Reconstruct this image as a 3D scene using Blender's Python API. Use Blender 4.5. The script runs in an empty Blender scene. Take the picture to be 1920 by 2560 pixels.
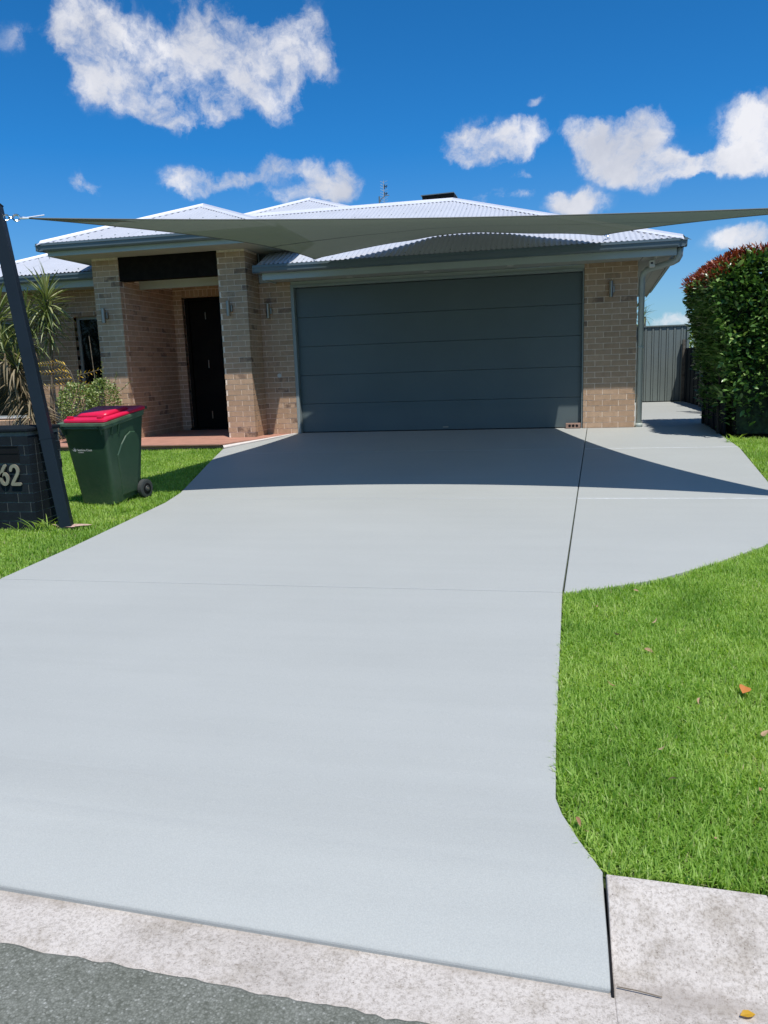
import bpy, bmesh, math, random
import numpy as np
from mathutils import Vector, Matrix, noise as mnoise
random.seed(7); rng = np.random.default_rng(11)
S = bpy.context.scene; COL = S.collection
R = math.radians

# ------------------------------------------------------------------ camera
CAM = Vector((-1.32405, -12.58268, 1.03273))
cr = Vector((0.97878006, 0.20192028, -0.034897)); cu = Vector((-0.0031676, 0.18518984, 0.98269766)); cd = Vector((-0.20488915, 0.96173433, -0.18189973))
cam_d = bpy.data.cameras.new('camera'); cam = bpy.data.objects.new('camera', cam_d); COL.objects.link(cam)
cam.matrix_world = Matrix(((cr.x, cu.x, -cd.x, CAM.x), (cr.y, cu.y, -cd.y, CAM.y), (cr.z, cu.z, -cd.z, CAM.z), (0, 0, 0, 1)))
cam_d.sensor_fit = 'VERTICAL'; cam_d.sensor_height = 24.0; cam_d.lens = 24.0 * 1943.2 / 2560.0
cam_d.clip_start = 0.05; cam_d.clip_end = 2000
S.camera = cam
FPX = 1943.2
def raydir(px, py): return (cd + cr * ((px - 960) / FPX) - cu * ((py - 1280) / FPX))

# ------------------------------------------------------------------ light, sky, exposure
SUNV = Vector((0.245, -0.36, 1.0)).normalized()
elev = math.asin(SUNV.z); azim = math.atan2(SUNV.x, SUNV.y)
sun_d = bpy.data.lights.new('sun', 'SUN'); sun_d.energy = 5.0; sun_d.angle = R(0.5); sun_d.color = (1.0, 0.955, 0.9)
sun = bpy.data.objects.new('sun', sun_d); COL.objects.link(sun); sun.location = (3, -8, 15)
sun.rotation_euler = SUNV.to_track_quat('Z', 'Y').to_euler()
S.view_settings.view_transform = 'Standard'; S.view_settings.look = 'None'
S.view_settings.exposure = 0.0; S.view_settings.gamma = 1.0; S.view_settings.use_curve_mapping = False
W = bpy.data.worlds.new('World'); S.world = W; W.use_nodes = True
nt = W.node_tree; nt.nodes.clear()
def wn(t, **k):
    n = nt.nodes.new(t)
    for a, b in k.items(): setattr(n, a, b)
    return n
SKY_STRENGTH = 0.085
wo = wn('ShaderNodeOutputWorld'); bg = wn('ShaderNodeBackground'); bg.inputs[1].default_value = SKY_STRENGTH
nt.links.new(bg.outputs[0], wo.inputs[0])
sky = wn('ShaderNodeTexSky', sky_type='NISHITA', sun_disc=False, sun_elevation=elev, sun_rotation=azim, altitude=0, air_density=1.0, dust_density=0.25, ozone_density=3.5)
tc = wn('ShaderNodeTexCoord')
tint = wn('ShaderNodeMix', data_type='RGBA', blend_type='MULTIPLY'); tint.inputs[0].default_value = 1.0
nt.links.new(sky.outputs[0], tint.inputs[6])
sz = wn('ShaderNodeSeparateXYZ'); nt.links.new(tc.outputs['Generated'], sz.inputs[0])
tr_ = wn('ShaderNodeValToRGB'); nt.links.new(sz.outputs[2], tr_.inputs[0]); nt.links.new(tr_.outputs[0], tint.inputs[7])
te = tr_.color_ramp.elements; te.new(0.5); te.new(0.6)
for e_, (p_, c_) in zip(te, ((0.0, (0.72, 1.0, 1.30)), (0.09, (0.60, 1.0, 1.38)), (0.25, (0.19, 0.93, 1.55)), (0.45, (0.15, 0.87, 1.42)))): e_.position = p_; e_.color = (*c_, 1)
# warped direction for the clouds
nz = wn('ShaderNodeTexNoise'); nz.inputs['Scale'].default_value = 9; nz.inputs['Detail'].default_value = 8; nz.inputs['Roughness'].default_value = 0.6
nt.links.new(tc.outputs['Generated'], nz.inputs['Vector'])
sub = wn('ShaderNodeVectorMath', operation='SUBTRACT'); sub.inputs[1].default_value = (0.5, 0.5, 0.5); nt.links.new(nz.outputs['Color'], sub.inputs[0])
scl = wn('ShaderNodeVectorMath', operation='SCALE'); scl.inputs['Scale'].default_value = 0.07; nt.links.new(sub.outputs[0], scl.inputs[0])
add = wn('ShaderNodeVectorMath', operation='ADD'); nt.links.new(tc.outputs['Generated'], add.inputs[0]); nt.links.new(scl.outputs[0], add.inputs[1])
blobs = [  # source direction px,py, half sizes, weight
 (165,62,75,62,1.1),(215,130,95,80,1.2),(285,195,95,70,1.15),(375,225,110,55,1.1),(465,265,115,58,1.2),(430,300,70,34,.9),(555,290,60,38,.9),
 (330,100,80,60,.6),(440,120,90,80,.62),(530,55,85,65,.95),(600,110,90,75,.8),(480,170,120,60,.5),(640,190,90,80,.72),(690,150,110,90,.66),(740,95,90,70,.60),(800,165,50,45,.66),(700,250,80,50,.60),
 (222,448,42,30,.8),(520,450,100,34,1.0),(470,470,55,26,.8),(610,445,50,26,.8),(690,425,65,30,.85),(765,422,34,24,.7),(820,472,80,40,1.0),(845,425,34,24,.6),(690,505,70,34,.42),(640,470,50,30,.3),
 (1210,352,120,44,1.15),(1310,335,70,36,.95),(1160,360,60,30,.9),(1490,340,100,40,1.05),(1600,318,72,48,1.1),(1560,395,110,55,1.1),(1640,435,95,40,1.05),(1700,410,70,34,.8),(1790,405,90,30,1.0),(1880,390,110,44,1.15),(1870,318,90,55,.95),(1925,350,70,70,1.0),
 (1339,249,28,12,.42),(1290,428,60,16,.45),(1255,492,80,30,.6),(1310,480,40,24,.4),(1388,489,28,16,.4),(1455,520,95,42,.9),(1865,602,85,32,.9),(1667,795,75,28,.75),(30,85,60,30,.3)]
acc = None
for (px, py, sx, sy, w) in blobs:
    d = raydir(px, py); L = d.length; d.normalize()
    rr = Vector((d.y, -d.x, 0)).normalized(); uu = rr.cross(d)
    m = Matrix((rr, uu, d)).transposed()
    mp = wn('ShaderNodeMapping', vector_type='TEXTURE')
    mp.inputs['Location'].default_value = d; mp.inputs['Rotation'].default_value = m.to_euler()
    mp.inputs['Scale'].default_value = (1.12 * sx / FPX / L, 1.12 * sy / FPX / L, 0.4)
    nt.links.new(add.outputs[0], mp.inputs['Vector'])
    ln = wn('ShaderNodeVectorMath', operation='LENGTH'); nt.links.new(mp.outputs[0], ln.inputs[0])
    mr = wn('ShaderNodeMapRange', interpolation_type='SMOOTHSTEP'); mr.inputs['From Min'].default_value = 1.25; mr.inputs['From Max'].default_value = 0.1
    mr.inputs['To Max'].default_value = w; nt.links.new(ln.outputs['Value'], mr.inputs['Value'])
    if acc is None: acc = mr
    else:
        a = wn('ShaderNodeMath', operation='ADD'); nt.links.new(acc.outputs[0], a.inputs[0]); nt.links.new(mr.outputs[0], a.inputs[1]); acc = a
# scattered cumulus over the rest of the sky
n3 = wn('ShaderNodeTexNoise'); n3.inputs['Scale'].default_value = 3.2; n3.inputs['Detail'].default_value = 3; nt.links.new(add.outputs[0], n3.inputs['Vector'])
dt = wn('ShaderNodeVectorMath', operation='DOT_PRODUCT'); dt.inputs[1].default_value = cd; nt.links.new(tc.outputs['Generated'], dt.inputs[0])
ms = wn('ShaderNodeMapRange', interpolation_type='SMOOTHSTEP'); ms.inputs['From Min'].default_value = 0.72; ms.inputs['From Max'].default_value = 0.5; nt.links.new(dt.outputs['Value'], ms.inputs['Value'])
mc = wn('ShaderNodeMapRange'); mc.inputs['From Min'].default_value = 0.56; mc.inputs['From Max'].default_value = 0.68; nt.links.new(n3.outputs[0], mc.inputs['Value'])
mm = wn('ShaderNodeMath', operation='MULTIPLY'); nt.links.new(ms.outputs[0], mm.inputs[0]); nt.links.new(mc.outputs[0], mm.inputs[1])
a = wn('ShaderNodeMath', operation='ADD'); nt.links.new(acc.outputs[0], a.inputs[0]); nt.links.new(mm.outputs[0], a.inputs[1]); acc = a
n2 = wn('ShaderNodeTexNoise'); n2.inputs['Scale'].default_value = 13; n2.inputs['Detail'].default_value = 12; n2.inputs['Roughness'].default_value = 0.66
nt.links.new(add.outputs[0], n2.inputs['Vector'])
k1 = wn('ShaderNodeMath', operation='MULTIPLY_ADD'); k1.inputs[1].default_value = 4.4; k1.inputs[2].default_value = -2.36; nt.links.new(n2.outputs[0], k1.inputs[0])
cl = wn('ShaderNodeMath', operation='MINIMUM'); cl.inputs[1].default_value = 1.05; nt.links.new(acc.outputs[0], cl.inputs[0])
k2 = wn('ShaderNodeMath', operation='ADD'); nt.links.new(cl.outputs[0], k2.inputs[0]); nt.links.new(k1.outputs[0], k2.inputs[1])
dens = wn('ShaderNodeMapRange', interpolation_type='SMOOTHSTEP'); dens.inputs['From Min'].default_value = 0.0; dens.inputs['From Max'].default_value = 1.25; nt.links.new(k2.outputs[0], dens.inputs['Value'])
cut = wn('ShaderNodeMath', operation='MULTIPLY', use_clamp=True); nt.links.new(dens.outputs[0], cut.inputs[0])
gate = wn('ShaderNodeMapRange', interpolation_type='SMOOTHSTEP'); gate.inputs['From Min'].default_value = 0.02; gate.inputs['From Max'].default_value = 0.42; nt.links.new(acc.outputs[0], gate.inputs['Value']); nt.links.new(gate.outputs[0], cut.inputs[1])
n4 = wn('ShaderNodeTexNoise'); n4.inputs['Scale'].default_value = 11; n4.inputs['Detail'].default_value = 5; nt.links.new(add.outputs[0], n4.inputs['Vector'])
cc = wn('ShaderNodeValToRGB'); cc.color_ramp.elements[0].position = 0.34; cc.color_ramp.elements[1].position = 0.62
g = 1 / SKY_STRENGTH
cc.color_ramp.elements[0].color = (0.58, 0.61, 0.70, 1); cc.color_ramp.elements[1].color = (0.90, 0.90, 0.94, 1); nt.links.new(n4.outputs[0], cc.inputs[0])
cs = wn('ShaderNodeVectorMath', operation='SCALE'); cs.inputs['Scale'].default_value = g; nt.links.new(cc.outputs[0], cs.inputs[0])
cm = wn('ShaderNodeMath', operation='MULTIPLY'); cm.inputs[1].default_value = 0.96; nt.links.new(cut.outputs[0], cm.inputs[0])
mix = wn('ShaderNodeMix', data_type='RGBA'); nt.links.new(cm.outputs[0], mix.inputs[0]); nt.links.new(tint.outputs[2], mix.inputs[6]); nt.links.new(cs.outputs[0], mix.inputs[7])
nt.links.new(mix.outputs[2], bg.inputs[0])
W.cycles.sampling_method = 'MANUAL'; W.cycles.sample_map_resolution = 512
S.cycles.max_bounces = 6; S.cycles.transparent_max_bounces = 6

# ------------------------------------------------------------------ helpers
def label(o, text=None, cat=None, group=None, kind=None):
    if text: o['label'] = text
    if cat: o['category'] = cat
    if group: o['group'] = group
    if kind: o['kind'] = kind
    return o
def wloc(o):
    v = Vector((0, 0, 0))
    while o is not None: v = v + Vector(o.location); o = o.parent
    return v
def link(name, me, parent=None, loc=(0, 0, 0)):
    o = bpy.data.objects.new(name, me); COL.objects.link(o); o.parent = parent
    o.location = Vector(loc) - (wloc(parent) if parent else Vector((0, 0, 0)))
    return o
def empty(name, loc): 
    o = bpy.data.objects.new(name, None); COL.objects.link(o); o.location = loc; o.empty_display_size = 0.2
    return o
class MB:
    """collects shapes in world coordinates, then links them as one mesh object"""
    def __init__(s): s.v = []; s.f = []
    def add(s, vs, fs):
        n = len(s.v); s.v += [tuple(v) for v in vs]; s.f += [tuple(i + n for i in f) for f in fs]; return s
    def box(s, a, b):
        x0, x1 = sorted((a[0], b[0])); y0, y1 = sorted((a[1], b[1])); z0, z1 = sorted((a[2], b[2]))
        return s.add([(x0,y0,z0),(x1,y0,z0),(x1,y1,z0),(x0,y1,z0),(x0,y0,z1),(x1,y0,z1),(x1,y1,z1),(x0,y1,z1)],
              [(0,3,2,1),(4,5,6,7),(0,1,5,4),(1,2,6,5),(2,3,7,6),(3,0,4,7)])
    def prism(s, poly, axis, a, b):
        """poly: list of 2D points (other two axes in order), extruded along axis from a to b"""
        n = len(poly)
        def mk(p, t): return {'x': (t, p[0], p[1]), 'y': (p[0], t, p[1]), 'z': (p[0], p[1], t)}[axis]
        vs = [mk(p, a) for p in poly] + [mk(p, b) for p in poly]
        fs = [tuple(range(n)), tuple(range(2 * n - 1, n - 1, -1))] + [(i, i + n, (i + 1) % n + n, (i + 1) % n) for i in range(n)]
        return s.add(vs, fs)
    def tube(s, pts, r, n=8, cap=True):
        pts = [Vector(p) for p in pts]; rs = r if isinstance(r, (list, tuple)) else [r] * len(pts)
        rings = []; up = None
        for i, p in enumerate(pts):
            t = (pts[min(i + 1, len(pts) - 1)] - pts[max(i - 1, 0)]).normalized()
            if up is None:
                up = Vector((0, 0, 1)) if abs(t.z) < 0.9 else Vector((1, 0, 0))
            a = t.cross(up).normalized(); up = a.cross(t).normalized()
            rings.append([p + rs[i] * (math.cos(2 * math.pi * k / n) * a + math.sin(2 * math.pi * k / n) * up) for k in range(n)])
        vs = [v for rg in rings for v in rg]; fs = []
        for i in range(len(rings) - 1):
            for k in range(n): fs.append((i*n+k, i*n+(k+1)%n, (i+1)*n+(k+1)%n, (i+1)*n+k))
        if cap: fs += [tuple(range(n))[::-1], tuple(range(len(vs) - n, len(vs)))]
        return s.add(vs, fs)
    def strip(s, rows):
        """rows of equal length -> quads"""
        m = len(rows[0]); vs = [v for r_ in rows for v in r_]; fs = []
        for i in range(len(rows) - 1):
            for k in range(m - 1): fs.append((i*m+k, i*m+k+1, (i+1)*m+k+1, (i+1)*m+k))
        return s.add(vs, fs)
    def build(s, name, mat, parent=None, loc=None, smooth=False, bevel=0, fixn=True):
        if loc is None: loc = wloc(parent) if parent else s.v[0]
        L = Vector(loc); me = bpy.data.meshes.new(name)
        me.from_pydata([tuple(Vector(v) - L) for v in s.v], [], s.f)
        if fixn:
            bm = bmesh.new(); bm.from_mesh(me); bmesh.ops.recalc_face_normals(bm, faces=bm.faces); bm.to_mesh(me); bm.free()
        if mat: me.materials.append(mat)
        if smooth:
            for p in me.polygons: p.use_smooth = True
        o = link(name, me, parent, L)
        if bevel:
            md = o.modifiers.new('bevel', 'BEVEL'); md.width = bevel; md.segments = 2; md.limit_method = 'ANGLE'; md.angle_limit = R(35)
        return o

# ------------------------------------------------------------------ materials
def new_mat(name, rough=0.7, spec=0.5, metal=0.0):
    m = bpy.data.materials.new(name); m.use_nodes = True; b = m.node_tree.nodes['Principled BSDF']
    b.inputs['Roughness'].default_value = rough; b.inputs['Metallic'].default_value = metal; b.inputs['Specular IOR Level'].default_value = spec
    return m, m.node_tree, b
def nd(t, ty, **k):
    n = t.nodes.new(ty)
    for a, b in k.items(): setattr(n, a, b)
    return n
def ramp(t, src, stops):
    r_ = nd(t, 'ShaderNodeValToRGB'); e = r_.color_ramp.elements
    while len(e) < len(stops): e.new(0.5)
    for i, (p, c) in enumerate(stops): e[i].position = p; e[i].color = (*c, 1)
    t.links.new(src, r_.inputs[0]); return r_
def noise(t, scale, detail=4, rough=0.55, vec=None, dist=0.0):
    n = nd(t, 'ShaderNodeTexNoise'); n.inputs['Scale'].default_value = scale; n.inputs['Detail'].default_value = detail; n.inputs['Roughness'].default_value = rough; n.inputs['Distortion'].default_value = dist
    if vec is not None: t.links.new(vec, n.inputs['Vector'])
    return n
def pos(t): return nd(t, 'ShaderNodeNewGeometry').outputs['Position']
def mixc(t, fac, a, b, blend='MIX'):
    m = nd(t, 'ShaderNodeMix', data_type='RGBA', blend_type=blend)
    for s_, v in ((0, fac), (6, a), (7, b)):
        if hasattr(v, 'links') or isinstance(v, bpy.types.NodeSocket): t.links.new(v, m.inputs[s_])
        else: m.inputs[s_].default_value = v if s_ == 0 else (*v, 1)
    return m.outputs[2]
def bump(t, b, h, dist=0.002, strength=0.5):
    n = nd(t, 'ShaderNodeBump'); n.inputs['Distance'].default_value = dist; n.inputs['Strength'].default_value = strength
    t.links.new(h, n.inputs['Height']); t.links.new(n.outputs[0], b.inputs['Normal'])
def plain(name, col, rough=0.6, var=0.06, scale=3.0, metal=0, spec=0.5, bmp=0):
    m, t, b = new_mat(name, rough, spec, metal); p = pos(t)
    n = noise(t, scale, 5, 0.6, p)
    c2 = tuple(c * (1 - var * 2) for c in col); c3 = tuple(min(1, c * (1 + var * 2)) for c in col)
    t.links.new(ramp(t, n.outputs[0], [(0.3, c2), (0.7, c3)]).outputs[0], b.inputs['Base Color'])
    if bmp: bump(t, b, noise(t, 300, 3, 0.6, p).outputs[0], bmp, 0.5)
    return m

def brick_material(name, stops, dark, spots=True, bstr=0.5):
    m, t, b = new_mat(name, 0.9, 0.06); p = pos(t)
    gi = nd(t, 'ShaderNodeNewGeometry'); oi = nd(t, 'ShaderNodeObjectInfo')
    a = nd(t, 'ShaderNodeMath', operation='ADD'); t.links.new(gi.outputs['Random Per Island'], a.inputs[0]); t.links.new(oi.outputs['Random'], a.inputs[1])
    fr = nd(t, 'ShaderNodeMath', operation='FRACT'); t.links.new(a.outputs[0], fr.inputs[0])
    c = ramp(t, fr.outputs[0], stops).outputs[0]
    n1 = noise(t, 14, 6, 0.65, p); c = mixc(t, 0.35, c, ramp(t, n1.outputs[0], [(0.3, (0.35, 0.33, 0.3)), (0.7, (1, 1, 1))]).outputs[0], 'MULTIPLY')
    if spots:  # burnt kiln marks on some bricks
        n2 = noise(t, 3.7, 2, 0.5, p)
        mlt = nd(t, 'ShaderNodeMath', operation='MULTIPLY_ADD'); mlt.inputs[1].default_value = 17.3; mlt.inputs[2].default_value = 0.0; t.links.new(fr.outputs[0], mlt.inputs[0])
        f2 = nd(t, 'ShaderNodeMath', operation='FRACT'); t.links.new(mlt.outputs[0], f2.inputs[0])
        r1 = nd(t, 'ShaderNodeMapRange'); r1.inputs['From Min'].default_value = 0.87; r1.inputs['From Max'].default_value = 0.95; t.links.new(f2.outputs[0], r1.inputs[0])
        n3_ = noise(t, 9, 3, 0.6, p); r2 = nd(t, 'ShaderNodeMapRange'); r2.inputs['From Min'].default_value = 0.42; r2.inputs['From Max'].default_value = 0.56; t.links.new(n3_.outputs[0], r2.inputs[0])
        mu = nd(t, 'ShaderNodeMath', operation='MULTIPLY'); t.links.new(r1.outputs[0], mu.inputs[0]); t.links.new(r2.outputs[0], mu.inputs[1])
        c = mixc(t, mu.outputs[0], c, dark)
    t.links.new(c, b.inputs['Base Color'])
    bump(t, b, noise(t, 160, 5, 0.7, p).outputs[0], 0.003, bstr)
    return m
M = {}
M['brick'] = brick_material('tan_brick', [(0, (0.47, 0.315, 0.205)), (0.35, (0.52, 0.355, 0.235)), (0.7, (0.57, 0.395, 0.265)), (1, (0.49, 0.330, 0.217))], (0.22, 0.15, 0.11))
M['charbrick'] = brick_material('charcoal_brick', [(0, (0.013, 0.018, 0.023)), (0.5, (0.018, 0.024, 0.029)), (1, (0.015, 0.020, 0.025))], (0.02, 0.02, 0.025), False, 0.8)
M['mortar'] = plain('cream_mortar', (0.82, 0.68, 0.54), 0.9, 0.1, 20, bmp=0.002)
M['darkmortar'] = plain('dark_mortar', (0.085, 0.10, 0.098), 0.9, 0.15, 14)
def concrete():
    m, t, b = new_mat('sealed_concrete', 0.6, 0.12); p = pos(t)
    n1 = noise(t, 0.7, 5, 0.6, p); c = ramp(t, n1.outputs[0], [(0.25, (0.396, 0.412, 0.392)), (0.75, (0.430, 0.446, 0.424))]).outputs[0]
    st = nd(t, 'ShaderNodeMapping'); st.inputs['Scale'].default_value = (0.5, 7, 1); t.links.new(p, st.inputs['Vector'])
    n2 = noise(t, 1.1, 6, 0.6, st.outputs[0]); c = mixc(t, 0.07, c, ramp(t, n2.outputs[0], [(0.35, (0.55, 0.55, 0.56)), (0.62, (1, 1, 1))]).outputs[0], 'MULTIPLY')
    n3_ = noise(t, 240, 3, 0.7, p); c = mixc(t, 0.22, c, ramp(t, n3_.outputs[0], [(0.35, (0.35, 0.37, 0.4)), (0.65, (1.05, 1.05, 1.05))]).outputs[0], 'MULTIPLY')
    # few small stains
    v = nd(t, 'ShaderNodeTexVoronoi'); v.inputs['Scale'].default_value = 1.3; t.links.new(p, v.inputs['Vector'])
    r_ = nd(t, 'ShaderNodeMapRange'); r_.inputs['From Min'].default_value = 0.012; r_.inputs['From Max'].default_value = 0.006; t.links.new(v.outputs['Distance'], r_.inputs[0])
    c = mixc(t, r_.outputs[0], c, (0.2, 0.18, 0.15))
    t.links.new(c, b.inputs['Base Color'])
    rr_ = nd(t, 'ShaderNodeMapRange'); rr_.inputs['To Min'].default_value = 0.50; rr_.inputs['To Max'].default_value = 0.60; t.links.new(n2.outputs[0], rr_.inputs[0]); t.links.new(rr_.outputs[0], b.inputs['Roughness'])
    bump(t, b, noise(t, 260, 4, 0.75, p).outputs[0], 0.003, 0.45)
    return m
M['concrete'] = concrete()
def kerbmat():
    m, t, b = new_mat('weathered_kerb_concrete', 0.9, 0.2); p = pos(t)
    c = ramp(t, noise(t, 2.6, 7, 0.65, p, 0.4).outputs[0], [(0.28, (0.45, 0.41, 0.365)), (0.45, (0.57, 0.525, 0.475)), (0.75, (0.63, 0.585, 0.53))]).outputs[0]
    c = mixc(t, 0.75, c, ramp(t, noise(t, 9, 6, 0.7, p).outputs[0], [(0.36, (0.74, 0.72, 0.68)), (0.5, (1, 1, 1))]).outputs[0], 'MULTIPLY')
    c = mixc(t, 0.75, c, ramp(t, noise(t, 95, 6, 0.85, p).outputs[0], [(0.36, (0.42, 0.39, 0.35)), (0.54, (1.06, 1.06, 1.06))]).outputs[0], 'MULTIPLY')
    v = nd(t, 'ShaderNodeTexVoronoi'); v.inputs['Scale'].default_value = 75; t.links.new(p, v.inputs['Vector'])
    sp = nd(t, 'ShaderNodeMapRange'); sp.inputs['From Min'].default_value = 0.16; sp.inputs['From Max'].default_value = 0.08; t.links.new(v.outputs['Distance'], sp.inputs[0])
    hs = nd(t, 'ShaderNodeSeparateColor'); t.links.new(v.outputs['Color'], hs.inputs[0]); th = nd(t, 'ShaderNodeMath', operation='GREATER_THAN'); th.inputs[1].default_value = 0.82; t.links.new(hs.outputs[0], th.inputs[0])
    mu = nd(t, 'ShaderNodeMath', operation='MULTIPLY'); t.links.new(sp.outputs[0], mu.inputs[0]); t.links.new(th.outputs[0], mu.inputs[1])
    c = mixc(t, mu.outputs[0], c, (0.16, 0.13, 0.11))
    sp_ = nd(t, 'ShaderNodeSeparateXYZ'); t.links.new(p, sp_.inputs[0])      # darker band painted along the channel as shading of its crease
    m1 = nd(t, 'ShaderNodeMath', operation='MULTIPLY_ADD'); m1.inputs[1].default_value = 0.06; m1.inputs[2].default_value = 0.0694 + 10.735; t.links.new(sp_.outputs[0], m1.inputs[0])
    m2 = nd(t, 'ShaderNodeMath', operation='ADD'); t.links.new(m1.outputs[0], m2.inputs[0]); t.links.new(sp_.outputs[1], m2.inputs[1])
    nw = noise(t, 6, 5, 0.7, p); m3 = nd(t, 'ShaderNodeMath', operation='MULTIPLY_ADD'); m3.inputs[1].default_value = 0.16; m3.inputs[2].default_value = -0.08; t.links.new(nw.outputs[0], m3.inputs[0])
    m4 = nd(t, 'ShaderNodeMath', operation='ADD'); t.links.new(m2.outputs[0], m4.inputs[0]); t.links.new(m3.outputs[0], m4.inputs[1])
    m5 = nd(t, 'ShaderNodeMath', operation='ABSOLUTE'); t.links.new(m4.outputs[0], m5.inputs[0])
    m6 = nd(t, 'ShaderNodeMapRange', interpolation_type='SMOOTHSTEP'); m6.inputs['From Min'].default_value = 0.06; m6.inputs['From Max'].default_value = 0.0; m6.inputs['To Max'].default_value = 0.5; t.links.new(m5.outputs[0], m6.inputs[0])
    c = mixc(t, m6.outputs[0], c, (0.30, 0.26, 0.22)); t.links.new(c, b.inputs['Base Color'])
    bump(t, b, noise(t, 120, 6, 0.8, p).outputs[0], 0.006, 0.7); return m
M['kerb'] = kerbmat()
def asphalt():
    m, t, b = new_mat('asphalt', 0.85, 0.3); p = pos(t)
    v = nd(t, 'ShaderNodeTexVoronoi'); v.inputs['Scale'].default_value = 150; v.inputs['Randomness'].default_value = 1; t.links.new(p, v.inputs['Vector'])
    hs = nd(t, 'ShaderNodeSeparateColor'); t.links.new(v.outputs['Color'], hs.inputs[0])
    c = ramp(t, hs.outputs[0], [(0.0, (0.12, 0.125, 0.105)), (0.3, (0.175, 0.182, 0.158)), (0.9, (0.215, 0.222, 0.195)), (1.0, (0.32, 0.325, 0.30))]).outputs[0]
    dk = nd(t, 'ShaderNodeMapRange'); dk.inputs['From Min'].default_value = 0.35; dk.inputs['From Max'].default_value = 0.62; t.links.new(v.outputs['Distance'], dk.inputs[0])
    dm = nd(t, 'ShaderNodeMath', operation='MULTIPLY'); dm.inputs[1].default_value = 0.45; t.links.new(dk.outputs[0], dm.inputs[0]); c = mixc(t, dm.outputs[0], c, (0.09, 0.095, 0.078))
    c = mixc(t, 0.6, c, ramp(t, noise(t, 60, 6, 0.85, p).outputs[0], [(0.35, (0.62, 0.64, 0.58)), (0.62, (1.2, 1.2, 1.2))]).outputs[0], 'MULTIPLY')
    c = mixc(t, 0.5, c, ramp(t, noise(t, 5, 5, 0.6, p).outputs[0], [(0.35, (0.7, 0.72, 0.66)), (0.65, (1.1, 1.1, 1.1))]).outputs[0], 'MULTIPLY')
    t.links.new(c, b.inputs['Base Color'])
    iv = nd(t, 'ShaderNodeMath', operation='SUBTRACT'); iv.inputs[0].default_value = 1; t.links.new(v.outputs['Distance'], iv.inputs[1])
    ad = nd(t, 'ShaderNodeMath', operation='ADD'); t.links.new(iv.outputs[0], ad.inputs[0]); t.links.new(hs.outputs[1], ad.inputs[1])
    bump(t, b, ad.outputs[0], 0.003, 0.4); return m
M['asphalt'] = asphalt()
M['soil'] = plain('lawn_soil', (0.05, 0.075, 0.022), 1.0, 0.3, 6, bmp=0.01)
M['mulch'] = plain('garden_mulch', (0.10, 0.075, 0.055), 1.0, 0.4, 25, bmp=0.01)
M['roof'] = plain('pale_roof_steel', (0.47, 0.49, 0.53), 0.42, 0.03, 1.4, spec=0.4)
M['cap'] = plain('pale_capping_steel', (0.58, 0.60, 0.66), 0.4, 0.02, 1.4)
M['gutter'] = plain('slate_gutter_steel', (0.115, 0.155, 0.175), 0.4, 0.03, 2)
M['fascia'] = plain('grey_green_fascia', (0.42, 0.46, 0.42), 0.5, 0.03, 2)
M['soffit'] = plain('soffit_sheet', (0.42, 0.43, 0.39), 0.8, 0.03, 2)
M['ceiling'] = plain('porch_ceiling', (0.70, 0.55, 0.47), 0.8, 0.03, 2)
M['gdoor'] = plain('slate_blue_door', (0.100, 0.128, 0.130), 0.5, 0.03, 1.2, bmp=0.0006)
M['gframe'] = plain('grey_door_frame', (0.27, 0.31, 0.30), 0.5, 0.03, 2)
M['beam'] = plain('dark_stained_timber', (0.012, 0.010, 0.008), 0.8, 0.2, 9, spec=0.08)
M['entry'] = plain('black_entry_door', (0.008, 0.007, 0.006), 0.6, 0.2, 4, spec=0.1)
M['glass'] = plain('dark_window_glass', (0.004, 0.006, 0.006), 0.06, 0.1, 2, spec=0.35)
M['alu'] = plain('grey_aluminium', (0.34, 0.37, 0.36), 0.45, 0.03, 3)
M['steel'] = plain('brushed_steel', (0.36, 0.32, 0.27), 0.38, 0.05, 30, metal=1)
M['chrome'] = plain('bright_steel', (0.85, 0.88, 0.9), 0.15, 0.02, 10, metal=1)
M['blackp'] = plain('black_plastic', (0.009, 0.009, 0.010), 0.6, 0.1, 5, spec=0.15)
M['white'] = plain('off_white_plastic', (0.62, 0.62, 0.58), 0.5, 0.03, 5)
M['post'] = plain('navy_charcoal_powdercoat', (0.010, 0.018, 0.026), 0.5, 0.06, 3, spec=0.2, bmp=0.0006)
M['deck'] = plain('terracotta_decking', (0.42, 0.215, 0.155), 0.7, 0.08, 5, bmp=0.001)
M['jointglint'] = plain('pale_joint_highlight', (0.62, 0.64, 0.64), 0.8, 0.1, 12)
M['edge'] = plain('pale_deck_edge', (0.62, 0.58, 0.55), 0.8, 0.05, 8)
M['number'] = plain('bronze_number', (0.30, 0.28, 0.21), 0.4, 0.05, 9, metal=0.3)
M['fence'] = plain('grey_green_fence_steel', (0.155, 0.185, 0.175), 0.5, 0.03, 2)
M['darkfence'] = plain('blue_black_fence_steel', (0.008, 0.014, 0.020), 0.7, 0.05, 2, spec=0.15)
M['timber'] = plain('weathered_timber', (0.11, 0.10, 0.08), 0.9, 0.2, 12)
M['binred'] = plain('red_bin_plastic', (0.62, 0.008, 0.050), 0.33, 0.05, 4, spec=0.5)
M['rubber'] = plain('grey_tyre_plastic', (0.045, 0.05, 0.048), 0.6, 0.1, 8)
M['vent'] = plain('clay_vent_block', (0.33, 0.21, 0.16), 0.9, 0.1, 20, bmp=0.002)
M['bark'] = plain('grey_bark', (0.16, 0.13, 0.095), 0.95, 0.25, 22, bmp=0.004)
M['darkbark'] = plain('dark_bark', (0.028, 0.024, 0.018), 0.95, 0.25, 22)
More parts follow.
